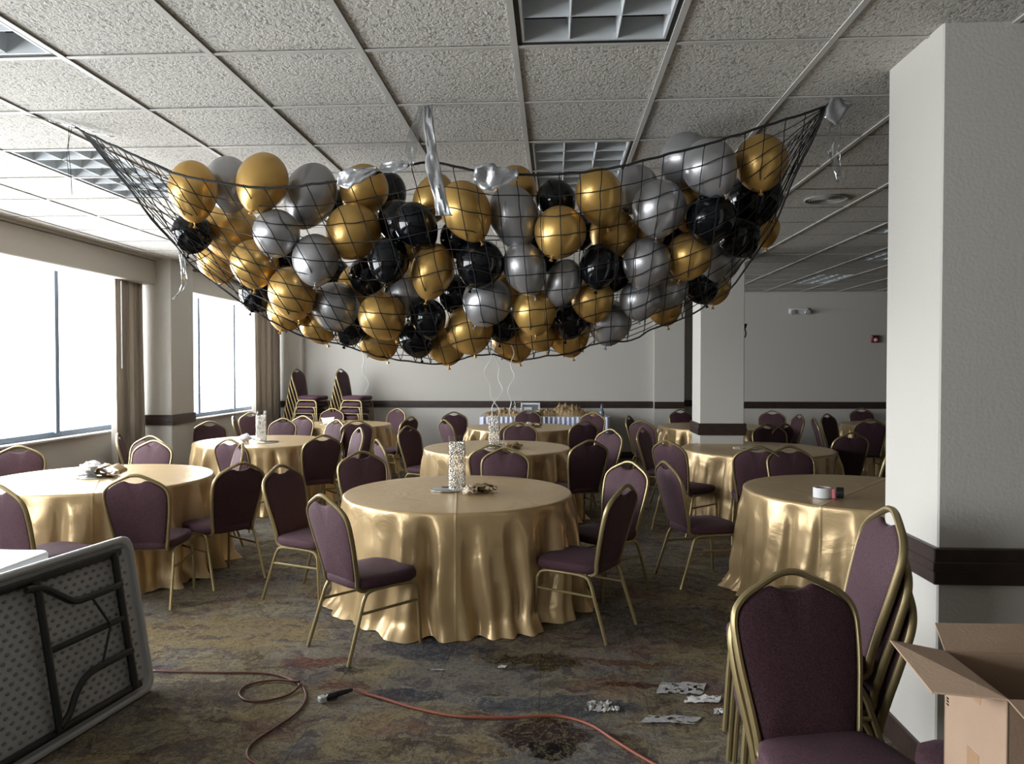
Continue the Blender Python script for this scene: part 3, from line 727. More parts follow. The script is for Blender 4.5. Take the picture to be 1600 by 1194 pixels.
for b in BAL:
    c, x, y, z, rx, rz = b; L_ = layer(b); seq = cnt[c, L_]; k = seq.index(b); n = len(seq)
    if n == 1: where = 'the only %s one in the net\'s %s layer' % (cname[c], L_)
    elif k == 0: where = 'leftmost of the %s ones in the net\'s %s layer' % (cname[c], L_)
    elif k == n-1: where = 'rightmost of the %s ones in the net\'s %s layer' % (cname[c], L_)
    else: where = '%s from left of the %s in the net\'s %s layer' % (ordn[k], cname[c]+' ones', L_)
    o = balloon_mesh(rx, rz).build('balloon', M[{'G': 'gold', 'S': 'silver', 'K': 'black'}[c]+'_balloon'], angle=0)
    o.location = (x, y, z); o.rotation_euler = (rb.uniform(-.5, .3), rb.uniform(-.45, .45), rb.uniform(0, 6.28))
    kz = -rz*1.10
    MB().lathe([(.004, kz+.006), (.0055, kz-.002), (.003, kz-.007), (.006, kz-.014), (.011, kz-.022), (.010, kz-.023)], 10).build('knot', o.data.materials[0], o)
    tag(o, '%s balloon, %s' % (finish[c], where), 'balloon', '%s balloons in the net' % cname[c])

# ------------------------------------------------------------- net
TOPC=[(-2.411,3.757,2.773),(-2.119,3.670,2.636),(-1.847,3.585,2.509),(-1.641,3.551,2.458),(-1.456,3.558,2.430),(-1.303,3.564,2.426),(-1.118,3.571,2.444),(-0.995,3.576,2.462),(-0.812,3.584,2.501),(-0.689,3.589,2.531),(-0.591,3.593,2.545),(-0.506,3.598,2.530),(-0.354,3.606,2.500),(-0.202,3.614,2.488),(-0.049,3.622,2.484),(0.103,3.631,2.494),(0.286,3.642,2.518),(0.469,3.654,2.564),(0.652,3.670,2.611),(0.836,3.685,2.664),(1.021,3.701,2.727),(1.175,3.714,2.774),(1.298,3.724,2.818)]
BOTC=[(-2.411,3.757,2.773),(-2.315,3.802,2.637),(-2.209,3.851,2.483),(-2.113,3.894,2.340),(-2.016,3.939,2.211),(-1.946,3.972,2.113),(-1.830,4.027,2.015),(-1.696,4.088,1.905),(-1.558,4.151,1.813),(-1.393,4.201,1.732),(-1.221,4.240,1.700),(-1.047,4.279,1.639),(-0.905,4.310,1.610),(-0.654,4.366,1.584),(-0.504,4.369,1.625),(-0.355,4.361,1.640),(-0.224,4.354,1.603),(-0.058,4.346,1.628),(0.088,4.338,1.646),(0.270,4.329,1.708),(0.429,4.289,1.717),(0.549,4.251,1.780),(0.650,4.218,1.813),(0.765,4.180,1.863),(0.845,4.153,1.919),(0.955,4.115,2.001),(1.032,4.089,2.117),(1.099,4.030,2.225),(1.145,3.965,2.329),(1.178,3.918,2.448),(1.221,3.854,2.576),(1.270,3.772,2.708),(1.298,3.724,2.818)]

def arc(L, s):
    P = [Vector(p) for p in L]; d = [0]
    for a, b in zip(P, P[1:]): d.append(d[-1]+(b-a).length)
    t = s*d[-1]
    for i in range(len(P)-1):
        if t <= d[i+1] or i == len(P)-2:
            f = (t-d[i])/(d[i+1]-d[i]); return P[i].lerp(P[i+1], min(1, max(0, f)))
TS = smoothpts(TOPC, 3); BS = smoothpts(BOTC, 3)
NC, NR, SUB = 38, 10, 4
EYE = Vector((0, 0, 1.57))
spheres = [(Vector(b[1:4]), b[4]*1.0, max(b[4], b[5])) for b in BAL]
def wrap(P, gap=.006):
    """lay a net point on the outside of the bundle of balloons"""
    d = (P-EYE); L0 = d.length; d.normalize(); best = None
    for c, rx, rz in spheres:
        r = (rx+rz)/2+gap; oc = c-EYE; tb = oc.dot(d); h2 = oc.length_squared-tb*tb
        if h2 < r*r:
            t = tb-math.sqrt(r*r-h2)
            if best is None or t < best: best = t
    return best, L0
NI, NJ = NC*SUB, NR*SUB
G = [[None]*(NJ+1) for _ in range(NI+1)]; Dp = [[0]*(NJ+1) for _ in range(NI+1)]; hit = [[False]*(NJ+1) for _ in range(NI+1)]
for i in range(NI+1):
    s = i/NI; u = 1-2*s; sg = 1 if u >= 0 else -1; u = abs(u)
    sB = .5-.5*sg*(.66*u+.34*u**6)
    T0 = arc(TS, s); B0 = arc(BS, sB)
    for j in range(NJ+1):
        v = j/NJ
        P = T0.lerp(B0, v); P.z -= .02*sin(pi*v)*0
        P += Vector((.006*noise.noise(Vector((i*.35, j*.35, 0))), 0, .006*noise.noise(Vector((i*.35, j*.35, 9)))))
        t, L0 = wrap(P); G[i][j] = P
        base = L0
        if t is not None and t < L0+.5: Dp[i][j] = t; hit[i][j] = True
        else: Dp[i][j] = None
for i in range(NI+1):
    for j in range(NJ+1):
        if Dp[i][j] is None or j == 0 or i in (0, NI):
            d0 = (G[i][j]-EYE).length
            if Dp[i][j] is not None: d0 = min(d0, Dp[i][j])
            Dp[i][j] = d0; hit[i][j] = j == 0 or i in (0, NI)
orig = [r[:] for r in Dp]
for it in range(14):
    N2 = [r[:] for r in Dp]
    for i in range(1, NI):
        for j in range(1, NJ):
            a = (Dp[i-1][j]+Dp[i+1][j]+Dp[i][j-1]+Dp[i][j+1])/4
            N2[i][j] = min(a, orig[i][j]) if hit[i][j] else a
    Dp = N2
W = [[EYE+(G[i][j]-EYE).normalized()*Dp[i][j] for j in range(NJ+1)] for i in range(NI+1)]
net = empty('balloon_net', tuple(TOPC[10])); tag(net, 'black knotted cargo net slung from the ceiling and bulging with balloons', 'net')
def loc(p): return Vector(p)-net.location
MB().tube([loc(W[i][0]) for i in range(NI+1)], .0062, 8).build('front_rope', M['black_cord'], net)
cords = MB()
for i in range(0, NI+1, SUB): cords.tube([loc(W[i][j]) for j in range(NJ+1)], .0026, 5)
for j in range(SUB, NJ+1, SUB): cords.tube([loc(W[i][j]) for i in range(NI+1)], .0026 if j < NJ else .0052, 5)
kn = MB()
for i in range(SUB, NI, SUB):
    for j in range(0, NJ, SUB):
        p = loc(W[i][j]); r = .0048 if j else .0085
        kn.lathe([(.001, -r), (r, 0), (.001, r)], 5, M=Matrix.Translation(p))
# underside and rear of the net, rising to the rear rope behind the balloons
REAR = [(-2.35, 4.75, 2.78), (-1.9, 4.95, 2.50), (-1.2, 5.05, 2.36), (-.5, 5.08, 2.42), (.2, 5.05, 2.40), (.8, 4.85, 2.50), (1.28, 4.5, 2.79)]
RS = smoothpts(REAR, 6)
def under(i, v):
    s = i/NI; a = W[i][NJ]; b = arc(RS, s)
    p = a.lerp(b, v); p.y += .10*sin(pi*v)*min(1, 4*s*(1-s)*2); p.z -= (.16*sin(pi*v)*min(1, 4*s*(1-s)*1.5))
    for c, rx, rz in spheres:
        q = p-c; r = max(rx, rz)+.01
        if q.length < r: p = c+q.normalized()*r
    return p
NU = 8
U = [[under(i, k/(NU*2)) for k in range(NU*2+1)] for i in range(0, NI+1, SUB)]
for r in U: cords.tube([loc(p) for p in r], .0024, 4)
for k in range(2, NU*2+1, 2): cords.tube([loc(r[k]) for r in U], .0024 if k < NU*2 else .005, 4)
tag(cords.build('net_cords', M['black_cord'], net, angle=0), kind='stuff')
tag(kn.build('knots', M['black_cord'], net, angle=0), kind='stuff')
MB().tube([loc(p) for p in smoothpts([W[0][0], (-2.46, 3.80, 2.80), (-2.49, 3.80, 2.815)], 4)], .006, 6).build('corner_cord', M['black_cord'], net)
MB().tube([loc(p) for p in smoothpts([W[NI][0], (1.30, 3.66, 2.815)], 2)], .006, 6).build('corner_cord', M['black_cord'], net)
MB().tube([loc(p) for p in smoothpts([(-2.50, 3.79, 2.815), (-2.505, 3.79, 2.70), (-2.495, 3.79, 2.58), (-2.49, 3.79, 2.46)], 4)], .0016, 4).tube([loc(p) for p in smoothpts([(-2.49, 3.80, 2.815), (-2.52, 3.80, 2.68), (-2.51, 3.80, 2.55)], 4)], .0014, 4).build('loose_wire', M['black_cord'], net)

# ------------------------------------------------------------- tape strips
def strip(pts, widths, label, name='tape_strip', mt='tape', crump=.008, seed=1, across=(1, 0, 0), cat='tape', group='duct tape holding the net'):
    P = smoothpts(pts, 7); n = len(P); m = 8; vs = []; ac = Vector(across).normalized(); rnd = random.Random(seed)
    for i, p in enumerate(P):
        t = i/(n-1)*(len(widths)-1); k = min(int(t), len(widths)-2); w = widths[k]+(widths[k+1]-widths[k])*(t-k)
        T = (P[min(i+1, n-1)]-P[max(i-1, 0)]).normalized(); nn = T.cross(ac).normalized()
        for q in range(m+1):
            f = q/m-.5
            h = crump*(noise.noise(Vector((q*.35+seed*7, i*.22, seed)))*1.8 + .35*noise.noise(Vector((q*1.3, i*.6, seed))))
            vs.append(p + ac*(f*w*(1+.25*noise.noise(Vector((i*.35, seed, 0))))) + nn*h)
    fs = [(i*(m+1)+q, i*(m+1)+q+1, (i+1)*(m+1)+q+1, (i+1)*(m+1)+q) for i in range(n-1) for q in range(m)]
    o = MB().add(vs, fs).build(name, M[mt], angle=.5)
    s_ = o.modifiers.new('thickness', 'SOLIDIFY'); s_.thickness = .0015
    tag(o, label, cat, group); return o
strip([(-.60, 3.60, 2.815), (-.592, 3.55, 2.72), (-.575, 3.53, 2.60), (-.565, 3.51, 2.50), (-.535, 3.50, 2.38), (-.512, 3.50, 2.27)], [.035, .05, .045, .07, .06, .075], 'long crumpled silver duct tape strip hanging from the ceiling over the middle of the rope', seed=3, crump=.010)
strip([(-.625, 3.60, 2.815), (-.66, 3.56, 2.68), (-.675, 3.545, 2.57), (-.67, 3.54, 2.50)], [.02, .06, .05, .01], 'short clear torn tape tail beside the long silver strip in the middle', mt='clear_tape', seed=5)
strip([(-1.03, 3.56, 2.462), (-.97, 3.55, 2.462), (-.90, 3.545, 2.478), (-.84, 3.55, 2.50)], [.055, .10, .06, .03], 'silver tape flap wrapped on the rope over a gold balloon, left of the middle', seed=8, across=(.2, -.3, 1))
strip([(-.83, 3.57, 2.515), (-.76, 3.56, 2.515), (-.69, 3.555, 2.525)], [.035, .055, .03], 'small silver tape wrap on the rope beside a black balloon, left of the middle', seed=9, across=(0, -.3, 1))
strip([(-.38, 3.58, 2.475), (-.32, 3.565, 2.465), (-.25, 3.57, 2.462), (-.17, 3.58, 2.478)], [.07, .13, .09, .05], 'shiny silver tape patch on the rope right of the middle', seed=11, across=(.05, -.3, 1), crump=.014)
strip([(1.34, 3.62, 2.815), (1.31, 3.60, 2.775), (1.27, 3.58, 2.70)], [.10, .09, .07], 'grey tape gathering the right corner of the net at the ceiling', seed=13, across=(.75, 0, -.5))
strip([(1.30, 3.60, 2.70), (1.285, 3.59, 2.60), (1.305, 3.59, 2.50), (1.31, 3.59, 2.42)], [.06, .055, .045, .005], 'clear tape tail dangling under the right corner of the net', mt='clear_tape', seed=14)
strip([(-2.60, 3.62, 2.812), (-2.50, 3.76, 2.808), (-2.44, 3.88, 2.808), (-2.38, 3.98, 2.812)], [.03, .06, .06, .03], 'bright tape strips fixing the left corner of the net to the ceiling', mt='clear_tape', seed=17, across=(1, .5, 0), crump=.004)
strip([(-2.05, 4.06, 2.22), (-2.04, 4.06, 2.12), (-2.035, 4.06, 2.02), (-2.09, 4.05, 1.94)], [.02, .03, .03, .012], 'clear tape tail dangling from the lower left of the net over the curtain', mt='clear_tape', seed=19)

# curling ribbons under the net
def ribbon(x, y, z0, z1, label, seed, w=.03, mt='ribbon'):
    rnd = random.Random(seed); n = 34; pts = []
    for k in range(n):
        v = k/(n-1); pts.append((x+w*sin(7*v+seed)*v+.012*sin(19*v+seed*2), y+.5*w*cos(6*v+seed), z0+(z1-z0)*v))
    o = MB().tube(pts, .0028, 4).build('hanging_ribbon', M[mt], angle=0); tag(o, label, 'ribbon', 'ribbons hanging under the balloons'); return o
ribbon(-.37, 4.35, 1.72, 1.24, 'longer white ribbon hanging under the middle of the net, left of a pair', 2, .05)
ribbon(-.33, 4.36, 1.72, 1.27, 'white ribbon twisting beside the longest one under the net middle', 4, .04)
ribbon(-.245, 4.36, 1.70, 1.27, 'single white ribbon hanging right of the pair under the net middle', 6, .02)
ribbon(-1.10, 4.3, 1.88, 1.42, 'short white ribbon hanging alone before the far wall, left under the net', 8, .02)

# ------------------------------------------------------------- table centrepieces
def vase(x, y, z, h, r, label, seed):
    rnd = random.Random(seed); t = empty('bead_vase', (x, y, z)); tag(t, label, 'vase', 'cylinder vases on the tables')
    MB().lathe([(r*.98, 0), (r, .004), (r, h), (r-.003, h), (r-.003, .012), (.001, .012)], 36, cap=False).lathe([(r*.98, 0), (.001, 0)], 36, cap=False).build('glass_cylinder', M['glass'], t, angle=.5)
    mb = MB(); 
    for k in range(620):
        a = rnd.uniform(0, 2*pi); zz = .016+(h-.06)*rnd.random(); rr = (r-.009)*(1 if rnd.random() < .9 else rnd.random()); q = rnd.uniform(.005, .0095)
        Mx = Matrix.Translation((rr*cos(a), rr*sin(a), zz)) @ Matrix.Rotation(rnd.uniform(0, 3), 4, 'X') @ Matrix.Rotation(rnd.uniform(0, 3), 4, 'Z')
        mb.add([Mx @ Vector(p) for p in ((q, 0, 0), (-q, 0, 0), (0, q, 0), (0, -q, 0), (0, 0, q), (0, 0, -q))], [(0, 2, 4), (2, 1, 4), (1, 3, 4), (3, 0, 4), (2, 0, 5), (1, 2, 5), (3, 1, 5), (0, 3, 5)])
    tag(mb.build('beads', M['bead'], t, angle=0), kind='stuff')
def mirror(x, y, r, label, z=.7235):
    o = MB().lathe([(r*.99, 0), (r, .002), (r, .005), (r*.985, .006), (.001, .006)], 40).build('mirror_plate', M['mirror']); o.location = (x, y, z); tag(o, label, 'mirror', 'round mirror plates under the centrepieces')
def crumple(name, x, y, z, size, mt, label, cat, seed, flat=.8, petals=9, group=None, parts=True):
    """crumpled fabric flower: a whorl of cupped petals round a core"""
    rnd = random.Random(seed); t = empty(name, (x, y, z)); tag(t, label, cat, group)
    core = MB(); vs = []; n, m = 16, 10
    for i in range(m+1):
        for k in range(n):
            a = 2*pi*k/n; e = pi*i/m; d = Vector((sin(e)*cos(a), sin(e)*sin(a), -cos(e))); q = size*.42*(1+.5*noise.noise(d*2.3+Vector((seed, 0, 0))))
            vs.append((d.x*q, d.y*q, d.z*q*flat+size*.40*flat))
    fs = [(i*n+k, i*n+(k+1) % n, (i+1)*n+(k+1) % n, (i+1)*n+k) for i in range(m) for k in range(n)]
    core.add(vs, fs).build('core', M[mt], t, angle=.4)
    for p in range(petals):
        a = 2*pi*p/petals+rnd.uniform(-.3, .3); el = rnd.uniform(.1, 1.1); L = size*rnd.uniform(.5, .75); wd = size*rnd.uniform(.28, .42); vs = []
        for i in range(6):
            v = i/5
            for k in range(5):
                u = k/4-.5; ww = wd*sin(pi*min(1, .15+v*.8))*u*2
                rr = L*v; zz = size*.25+L*.8*sin(el)*v - size*.35*v*v + .25*wd*abs(u)*2*v + .15*size*noise.noise(Vector((p, i*.8, k*.8+seed)))
                vs.append((cos(a)*rr-sin(a)*ww, sin(a)*rr+cos(a)*ww, max(.003, zz)))
        MB().add(vs, [(i*5+k, i*5+k+1, (i+1)*5+k+1, (i+1)*5+k) for i in range(5) for k in range(4)]).build('petal', M[mt], t, angle=0)
    return t
def bow(x, y, z, size, label, seed, rz=0, group='gold ribbon bows'):
    rnd = random.Random(seed); t = empty('ribbon_bow', (x, y, z), rz); tag(t, label, 'bow', group)
    for s_ in (0, 1, 2):
        a = rnd.uniform(-.4, .4)+s_*.5; L = size*rnd.uniform(.8, 1.1); vs = []; n = 16
        for i in range(n+1):
            v = i/n; ang = 2*pi*v
            cx = L*.8*(.5-.5*cos(ang)); cz = size*.15*sin(ang)*(1 if v < .5 else .85)+size*.17
            for k in (-1, -.3, .3, 1):
                w = size*.20*k*(1-.35*cos(ang)); vs.append((cx*cos(a)-w*sin(a), cx*sin(a)+w*cos(a), max(.003, cz+.14*size*noise.noise(Vector((i*.5, k, seed+s_))))))
        MB().add(vs, [(i*4+k, i*4+k+1, (i+1)*4+k+1, (i+1)*4+k) for i in range(n) for k in range(3)]).build('loop', M['gold_ribbon'], t, angle=0)
    for s_ in range(3):
        a = rnd.uniform(-1, 1)+pi*(s_ == 2); pts = []
        vs = []
        for i in range(9):
            v = i/8; r = size*(.2+.75*v); zz = size*.2*(1-v)**2+.004+.03*size*abs(sin(v*9))
            for k in (-1, 1): w = size*.06*k; vs.append((r*cos(a)-w*sin(a), r*sin(a)+w*cos(a), zz))
        MB().add(vs, [(i*2, i*2+1, i*2+3, i*2+2) for i in range(8)]).build('tail', M['gold_ribbon'], t, angle=0)
mirror(-.735, 5.14, .115, 'round mirror plate under the bead vase on the nearest centre table')
vase(-.655, 5.07, .73, .37, .058, 'tall bead-filled cylinder vase on the nearest centre table', 3)
crumple('silk_flower', -.565, 4.98, .723, .085, 'cream', 'cream silk flower at the foot of the nearest bead vase', 'flower', 4, petals=10)
bow(-.52, 5.02, .723, .16, 'gold ribbon bow lying right of the nearest bead vase', 2, .2)
mirror(-3.20, 8.28, .12, 'round mirror plate under the bead vase on the left middle table')
vase(-3.27, 8.26, .73, .34, .060, 'bead-filled cylinder vase on the left middle table', 6)
crumple('tulle_flower', -3.46, 8.28, .723, .14, 'tulle', 'white tulle flower left of the vase on the left middle table', 'flower', 8)
mirror(-.64, 7.85, .12, 'round mirror plate under the bead vase on the second centre table')
vase(-.62, 7.80, .73, .37, .060, 'bead-filled cylinder vase on the second centre table', 9)
crumple('tulle_flower', -.50, 7.83, .723, .10, 'cream', 'cream flower between vase and bow on the second centre table', 'flower', 13)
bow(-.46, 7.76, .723, .16, 'gold and cream bow on the second centre table', 5, -.2)
mirror(-3.52, 5.62, .15, 'mirror plate under the gold cloth bundle on the sunlit left table')
crumple('tulle_flower', -3.58, 5.66, .733, .16, 'tulle', 'white tulle puff on the sunlit left front table', 'flower', 15)
bow(-3.50, 5.58, .730, .24, 'flattened gold ribbon bundle on the sunlit left front table', 8, .3)
mirror(-3.32, 11.0, .15, 'dark mirror plate on the table before the chair stacks')
bx = empty('tulle_box', (-3.30, 10.85, .73)); tag(bx, 'small white fan-folded box on the table before the chair stacks', 'box')
MB().add([(-.05, -.05, 0), (.05, -.05, 0), (.05, .05, 0), (-.05, .05, 0), (-.085, -.07, .10), (.085, -.07, .085), (.08, .07, .10), (-.08, .07, .085)], [(3, 2, 1, 0), (0, 1, 5, 4), (1, 2, 6, 5), (2, 3, 7, 6), (3, 0, 4, 7)]).build('side_panel', M['tulle'], bx, smooth=False)
MB().box((-.045, -.045, .001), (.045, .045, .02)).build('tissue', M['tulle'], bx, smooth=False)
bow(-3.17, 10.9, .723, .17, 'gold bow right of the small white box before the chair stacks', 12)
crumple('silk_flower', -.36, 10.55, .723, .11, 'cream', 'cream flower lying on the back centre table', 'flower', 19)
bow(-.30, 10.6, .723, .16, 'gold bow lying on the back centre table', 14)
mirror(1.98, 7.90, .13, 'dark round mirror plate lying bare on the right middle table')
o = MB().box((-.035, -.012, 0), (.035, .012, .022), .005).build('tape_end', M['cream']); o.location = (1.87, 7.85, .7225); tag(o, 'tiny cream scrap beside the bare mirror on the right middle table', 'scrap')
crumple('tulle_flower', 4.95, 11.35, .723, .14, 'tulle', 'white tulle flower on the far right table beside the near column', 'flower', 23)

# tape roll and dispenser on the right front table
tr = empty('tape_roll', (1.735, 4.98, .7225)); tag(tr, 'white tape roll lying flat on the right front table', 'tape roll')
MB().lathe([(.055, 0), (.057, .003), (.057, .062), (.055, .065), (.043, .065), (.041, .062), (.041, .003), (.043, 0), (.055, 0)], 40, cap=False).build('tape', M['white_plastic'], tr, angle=.5)
MB().lathe([(.0405, .001), (.0405, .064), (.037, .064), (.037, .001), (.0405, .001)], 40, cap=False).build('core_ring', M['cardboard'], tr, angle=.5)
td = empty('black_tape_roll', (1.825, 4.95, .7225), -.3); tag(td, 'black roll with pink label standing beside the white tape roll', 'tape roll')
RM = Matrix.Translation((.01, 0, .036)) @ Matrix.Rotation(pi/2, 4, 'Y')
MB().lathe([(.034, -.022), (.036, -.020), (.036, .020), (.034, .022), (.014, .022), (.014, -.022), (.034, -.022)], 32, M=RM, cap=False).build('roll', M['black'], td, angle=.5)
MB().box((-.040, -.030, 0), (-.018, .012, .062), .004).build('pink_label', M['pink'], td)
MB().box((-.050, -.02, .001), (-.041, .012, .058), .003).build('clear_guard', M['white_plastic'], td)

# ------------------------------------------------------------- buffet along the far wall
bt = empty('buffet_table', (-.155, 12.55, 0)); tag(bt, 'long buffet table with pale blue pleated skirt against the far wall', 'table')
MB().box((-1.03, -.33, .735), (1.03, .33, .755), .006).build('tabletop', M['white_plastic'], bt)
vs = []; n = 420
path = [(-1.035, .33), (-1.035, -.335), (1.035, -.335), (1.035, .33)]
seg = [math.dist(path[k], path[k+1]) for k in range(3)]; tot = sum(seg)
for q in range(9):
    for k in range(n+1):
        d = tot*k/n; s_ = 0
        while s_ < 2 and d > seg[s_]: d -= seg[s_]; s_ += 1
        a, b = path[s_], path[s_+1]; f = d/seg[s_]; nx, ny = (b[1]-a[1])/seg[s_], -(b[0]-a[0])/seg[s_]
        am = .014*(.5+q/8)*sin(k*2*pi/9.5)+.006*q/8*sin(k*.31); am = am+.012+.03*q/8; nx, ny = -abs(nx) if s_ == 0 else (abs(nx) if s_ == 2 else 0), -1 if s_ == 1 else 0
        vs.append((a[0]+(b[0]-a[0])*f+nx*am, a[1]+(b[1]-a[1])*f+ny*am, .755-.745*q/8))
MB().add(vs, [(q*(n+1)+k, q*(n+1)+k+1, (q+1)*(n+1)+k+1, (q+1)*(n+1)+k) for q in range(8) for k in range(n)]).build('table_skirt', M['skirt'], bt, angle=0)
for sx in (-.9, .9):
    for sy in (-.22, .22): MB().tube([(sx, sy, 0), (sx, sy, .74)], .014, 8).build('leg', M['dark_steel'], bt)
def heap(x, y, w, d, h, label, seed, rnd=None):
    n, m = 44, 16; vs = []
    for i in range(m+1):
        for k in range(n+1):
            u, v = k/n*2-1, i/m*2-1; r2 = u*u+v*v; hh = h*max(0, 1-r2)**.6*(.72+.75*noise.noise(Vector((u*w*9, v*d*9, seed)))+.3*noise.noise(Vector((u*w*30, v*d*30, seed))))
            vs.append((x+u*w/2, y+v*d/2, .757+max(0, hh)))
    o = MB().add(vs, [(i*(n+1)+k, i*(n+1)+k+1, (i+1)*(n+1)+k+1, (i+1)*(n+1)+k) for i in range(m) for k in range(n)]).build('raffia_heap', M['raffia'], angle=0)
    s_ = MB(); r_ = random.Random(seed)
    for q in range(int(60*w)):
        u, v = r_.uniform(-.8, .8), r_.uniform(-.8, .8); z = .757+h*max(0, 1-u*u-v*v)**.6*.8; a = r_.uniform(0, 6.28); L = .07
        px, py = x+u*w/2, y+v*d/2
        s_.tube([(px-cos(a)*L, py-sin(a)*L, max(.76, z-.01)), (px, py, z+.012), (px+cos(a)*L, py+sin(a)*L, max(.76, z-.005))], .0035, 4)
    tag(s_.build('raffia_strands', M['raffia'], o, angle=0), kind='stuff')
    tag(o, label, 'raffia heap', 'raffia heaps on the buffet')
heap(.23, 12.52, .62, .34, .20, 'tallest gold raffia mound on the right half of the buffet', 1)
heap(-.15, 12.5, .50, .30, .12, 'low gold raffia heap in the middle of the buffet', 5)
heap(.62, 12.5, .42, .26, .07, 'thin raffia trail beside the blue figure at the right end of the buffet', 7)
heap(-.80, 12.5, .46, .30, .13, 'gold raffia heap left of the glass cylinders on the buffet', 9)
heap(-1.03, 12.42, .24, .20, .08, 'small raffia tuft at the left end of the buffet', 11)
heap(-.60, 12.38, .3, .16, .09, 'raffia tuft around the foot of the glass cylinders on the buffet', 15)
for x, r, h, lb in ((-.68, .055, .26, 'left of the two empty glass cylinders on the buffet'), (-.57, .055, .25, 'right of the two empty glass cylinders on the buffet')):
    o = MB().lathe([(r*.98, 0), (r, .004), (r, h), (r-.004, h), (r-.004, .012), (.001, .012)], 28, cap=False).build('glass_cylinder', M['glass'], angle=.5); o.location = (x, 12.62, .757); tag(o, lb, 'vase', 'glass cylinders on the buffet')
pf = empty('picture_frame', (-.395, 12.66, .757)); tag(pf, 'silver photo frame standing on the buffet behind a chair', 'picture frame'); pf.rotation_euler = (-.12, 0, 0)
f = MB()
for a, b, c, d in ((-.16, 0, .16, .035), (-.16, .17, .16, .205), (-.16, .035, -.13, .17), (.13, .035, .16, .17)): f.box((a, -.012, b), (c, .006, d), .004)
f.build('frame', M['foil'], pf); MB().box((-.13, -.002, .035), (.13, .004, .17)).build('picture', M['blue_glass'], pf)
MB().box((-.11, -.004, .06), (.02, -.002, .13)).build('photo_print', M['white_plastic'], pf)
o = MB().lathe([(.034, 0), (.040, .02), (.044, .06), (.034, .10), (.018, .125), (.016, .155), (.024, .165), (.016, .185), (.002, .205)], 22).build('glass_figure', M['blue_glass']); o.location = (.78, 12.45, .757); tag(o, 'smoky blue bottle-shaped figure on the right end of the buffet', 'bottle')
crumple('dried_rose', -.28, 12.33, .757, .11, 'dark_wood', 'dark brown dried rose in the raffia near the middle of the buffet', 'flower', 31, petals=8)

# ------------------------------------------------------------- wall fittings
em = empty('emergency_light', (4.10, 12.985, 2.50)); tag(em, 'white emergency light with two lamp heads high on the far wall', 'emergency light')
MB().box((-.16, -.05, -.045), (.16, 0, .05), .012).build('housing', M['white_plastic'], em)
for x in (-.11, .13):
    MB().lathe([(.022, 0), (.040, .02), (.044, .05), (.040, .055), (.002, .058)], 20, M=Matrix.Translation((x, -.05, -.01)) @ Matrix.Rotation(pi/2+.3, 4, 'X')).build('lamp_head', M['foil'], em)
fa = empty('fire_alarm', (5.36, 12.985, 2.03)); tag(fa, 'small square red fire alarm on the far wall beside the near column', 'fire alarm')
MB().box((-.065, -.045, -.065), (.065, 0, .065), .01).build('housing', M['red'], fa)
MB().lathe([(.03, 0), (.026, .012), (.002, .018)], 20, M=Matrix.Translation((0, -.045, -.015)) @ Matrix.Rotation(pi/2, 4, 'X')).build('strobe_lens', M['white_plastic'], fa)
MB().box((-.05, -.05, .025), (.05, -.044, .05)).build('grille', M['dark_steel'], fa)
wb = empty('wall_sconce', (2.084, 8.60, 1.95)); tag(wb, 'small dark fitting on the right side of the square pillar', 'sconce')
MB().box((0, -.04, -.07), (.012, .04, .08), .004).build('back_plate', M['dark_steel'], wb)
MB().tube(smoothpts([(.01, 0, -.04), (.05, 0, -.05), (.06, 0, 0), (.045, 0, .05)], 4), .007, 6).build('arm', M['dark_steel'], wb)
MB().lathe([(.015, 0), (.03, .05), (.028, .052), (.012, .004)], 16, M=Matrix.Translation((.045, 0, .045)), cap=False).build('cup', M['dark_steel'], wb)

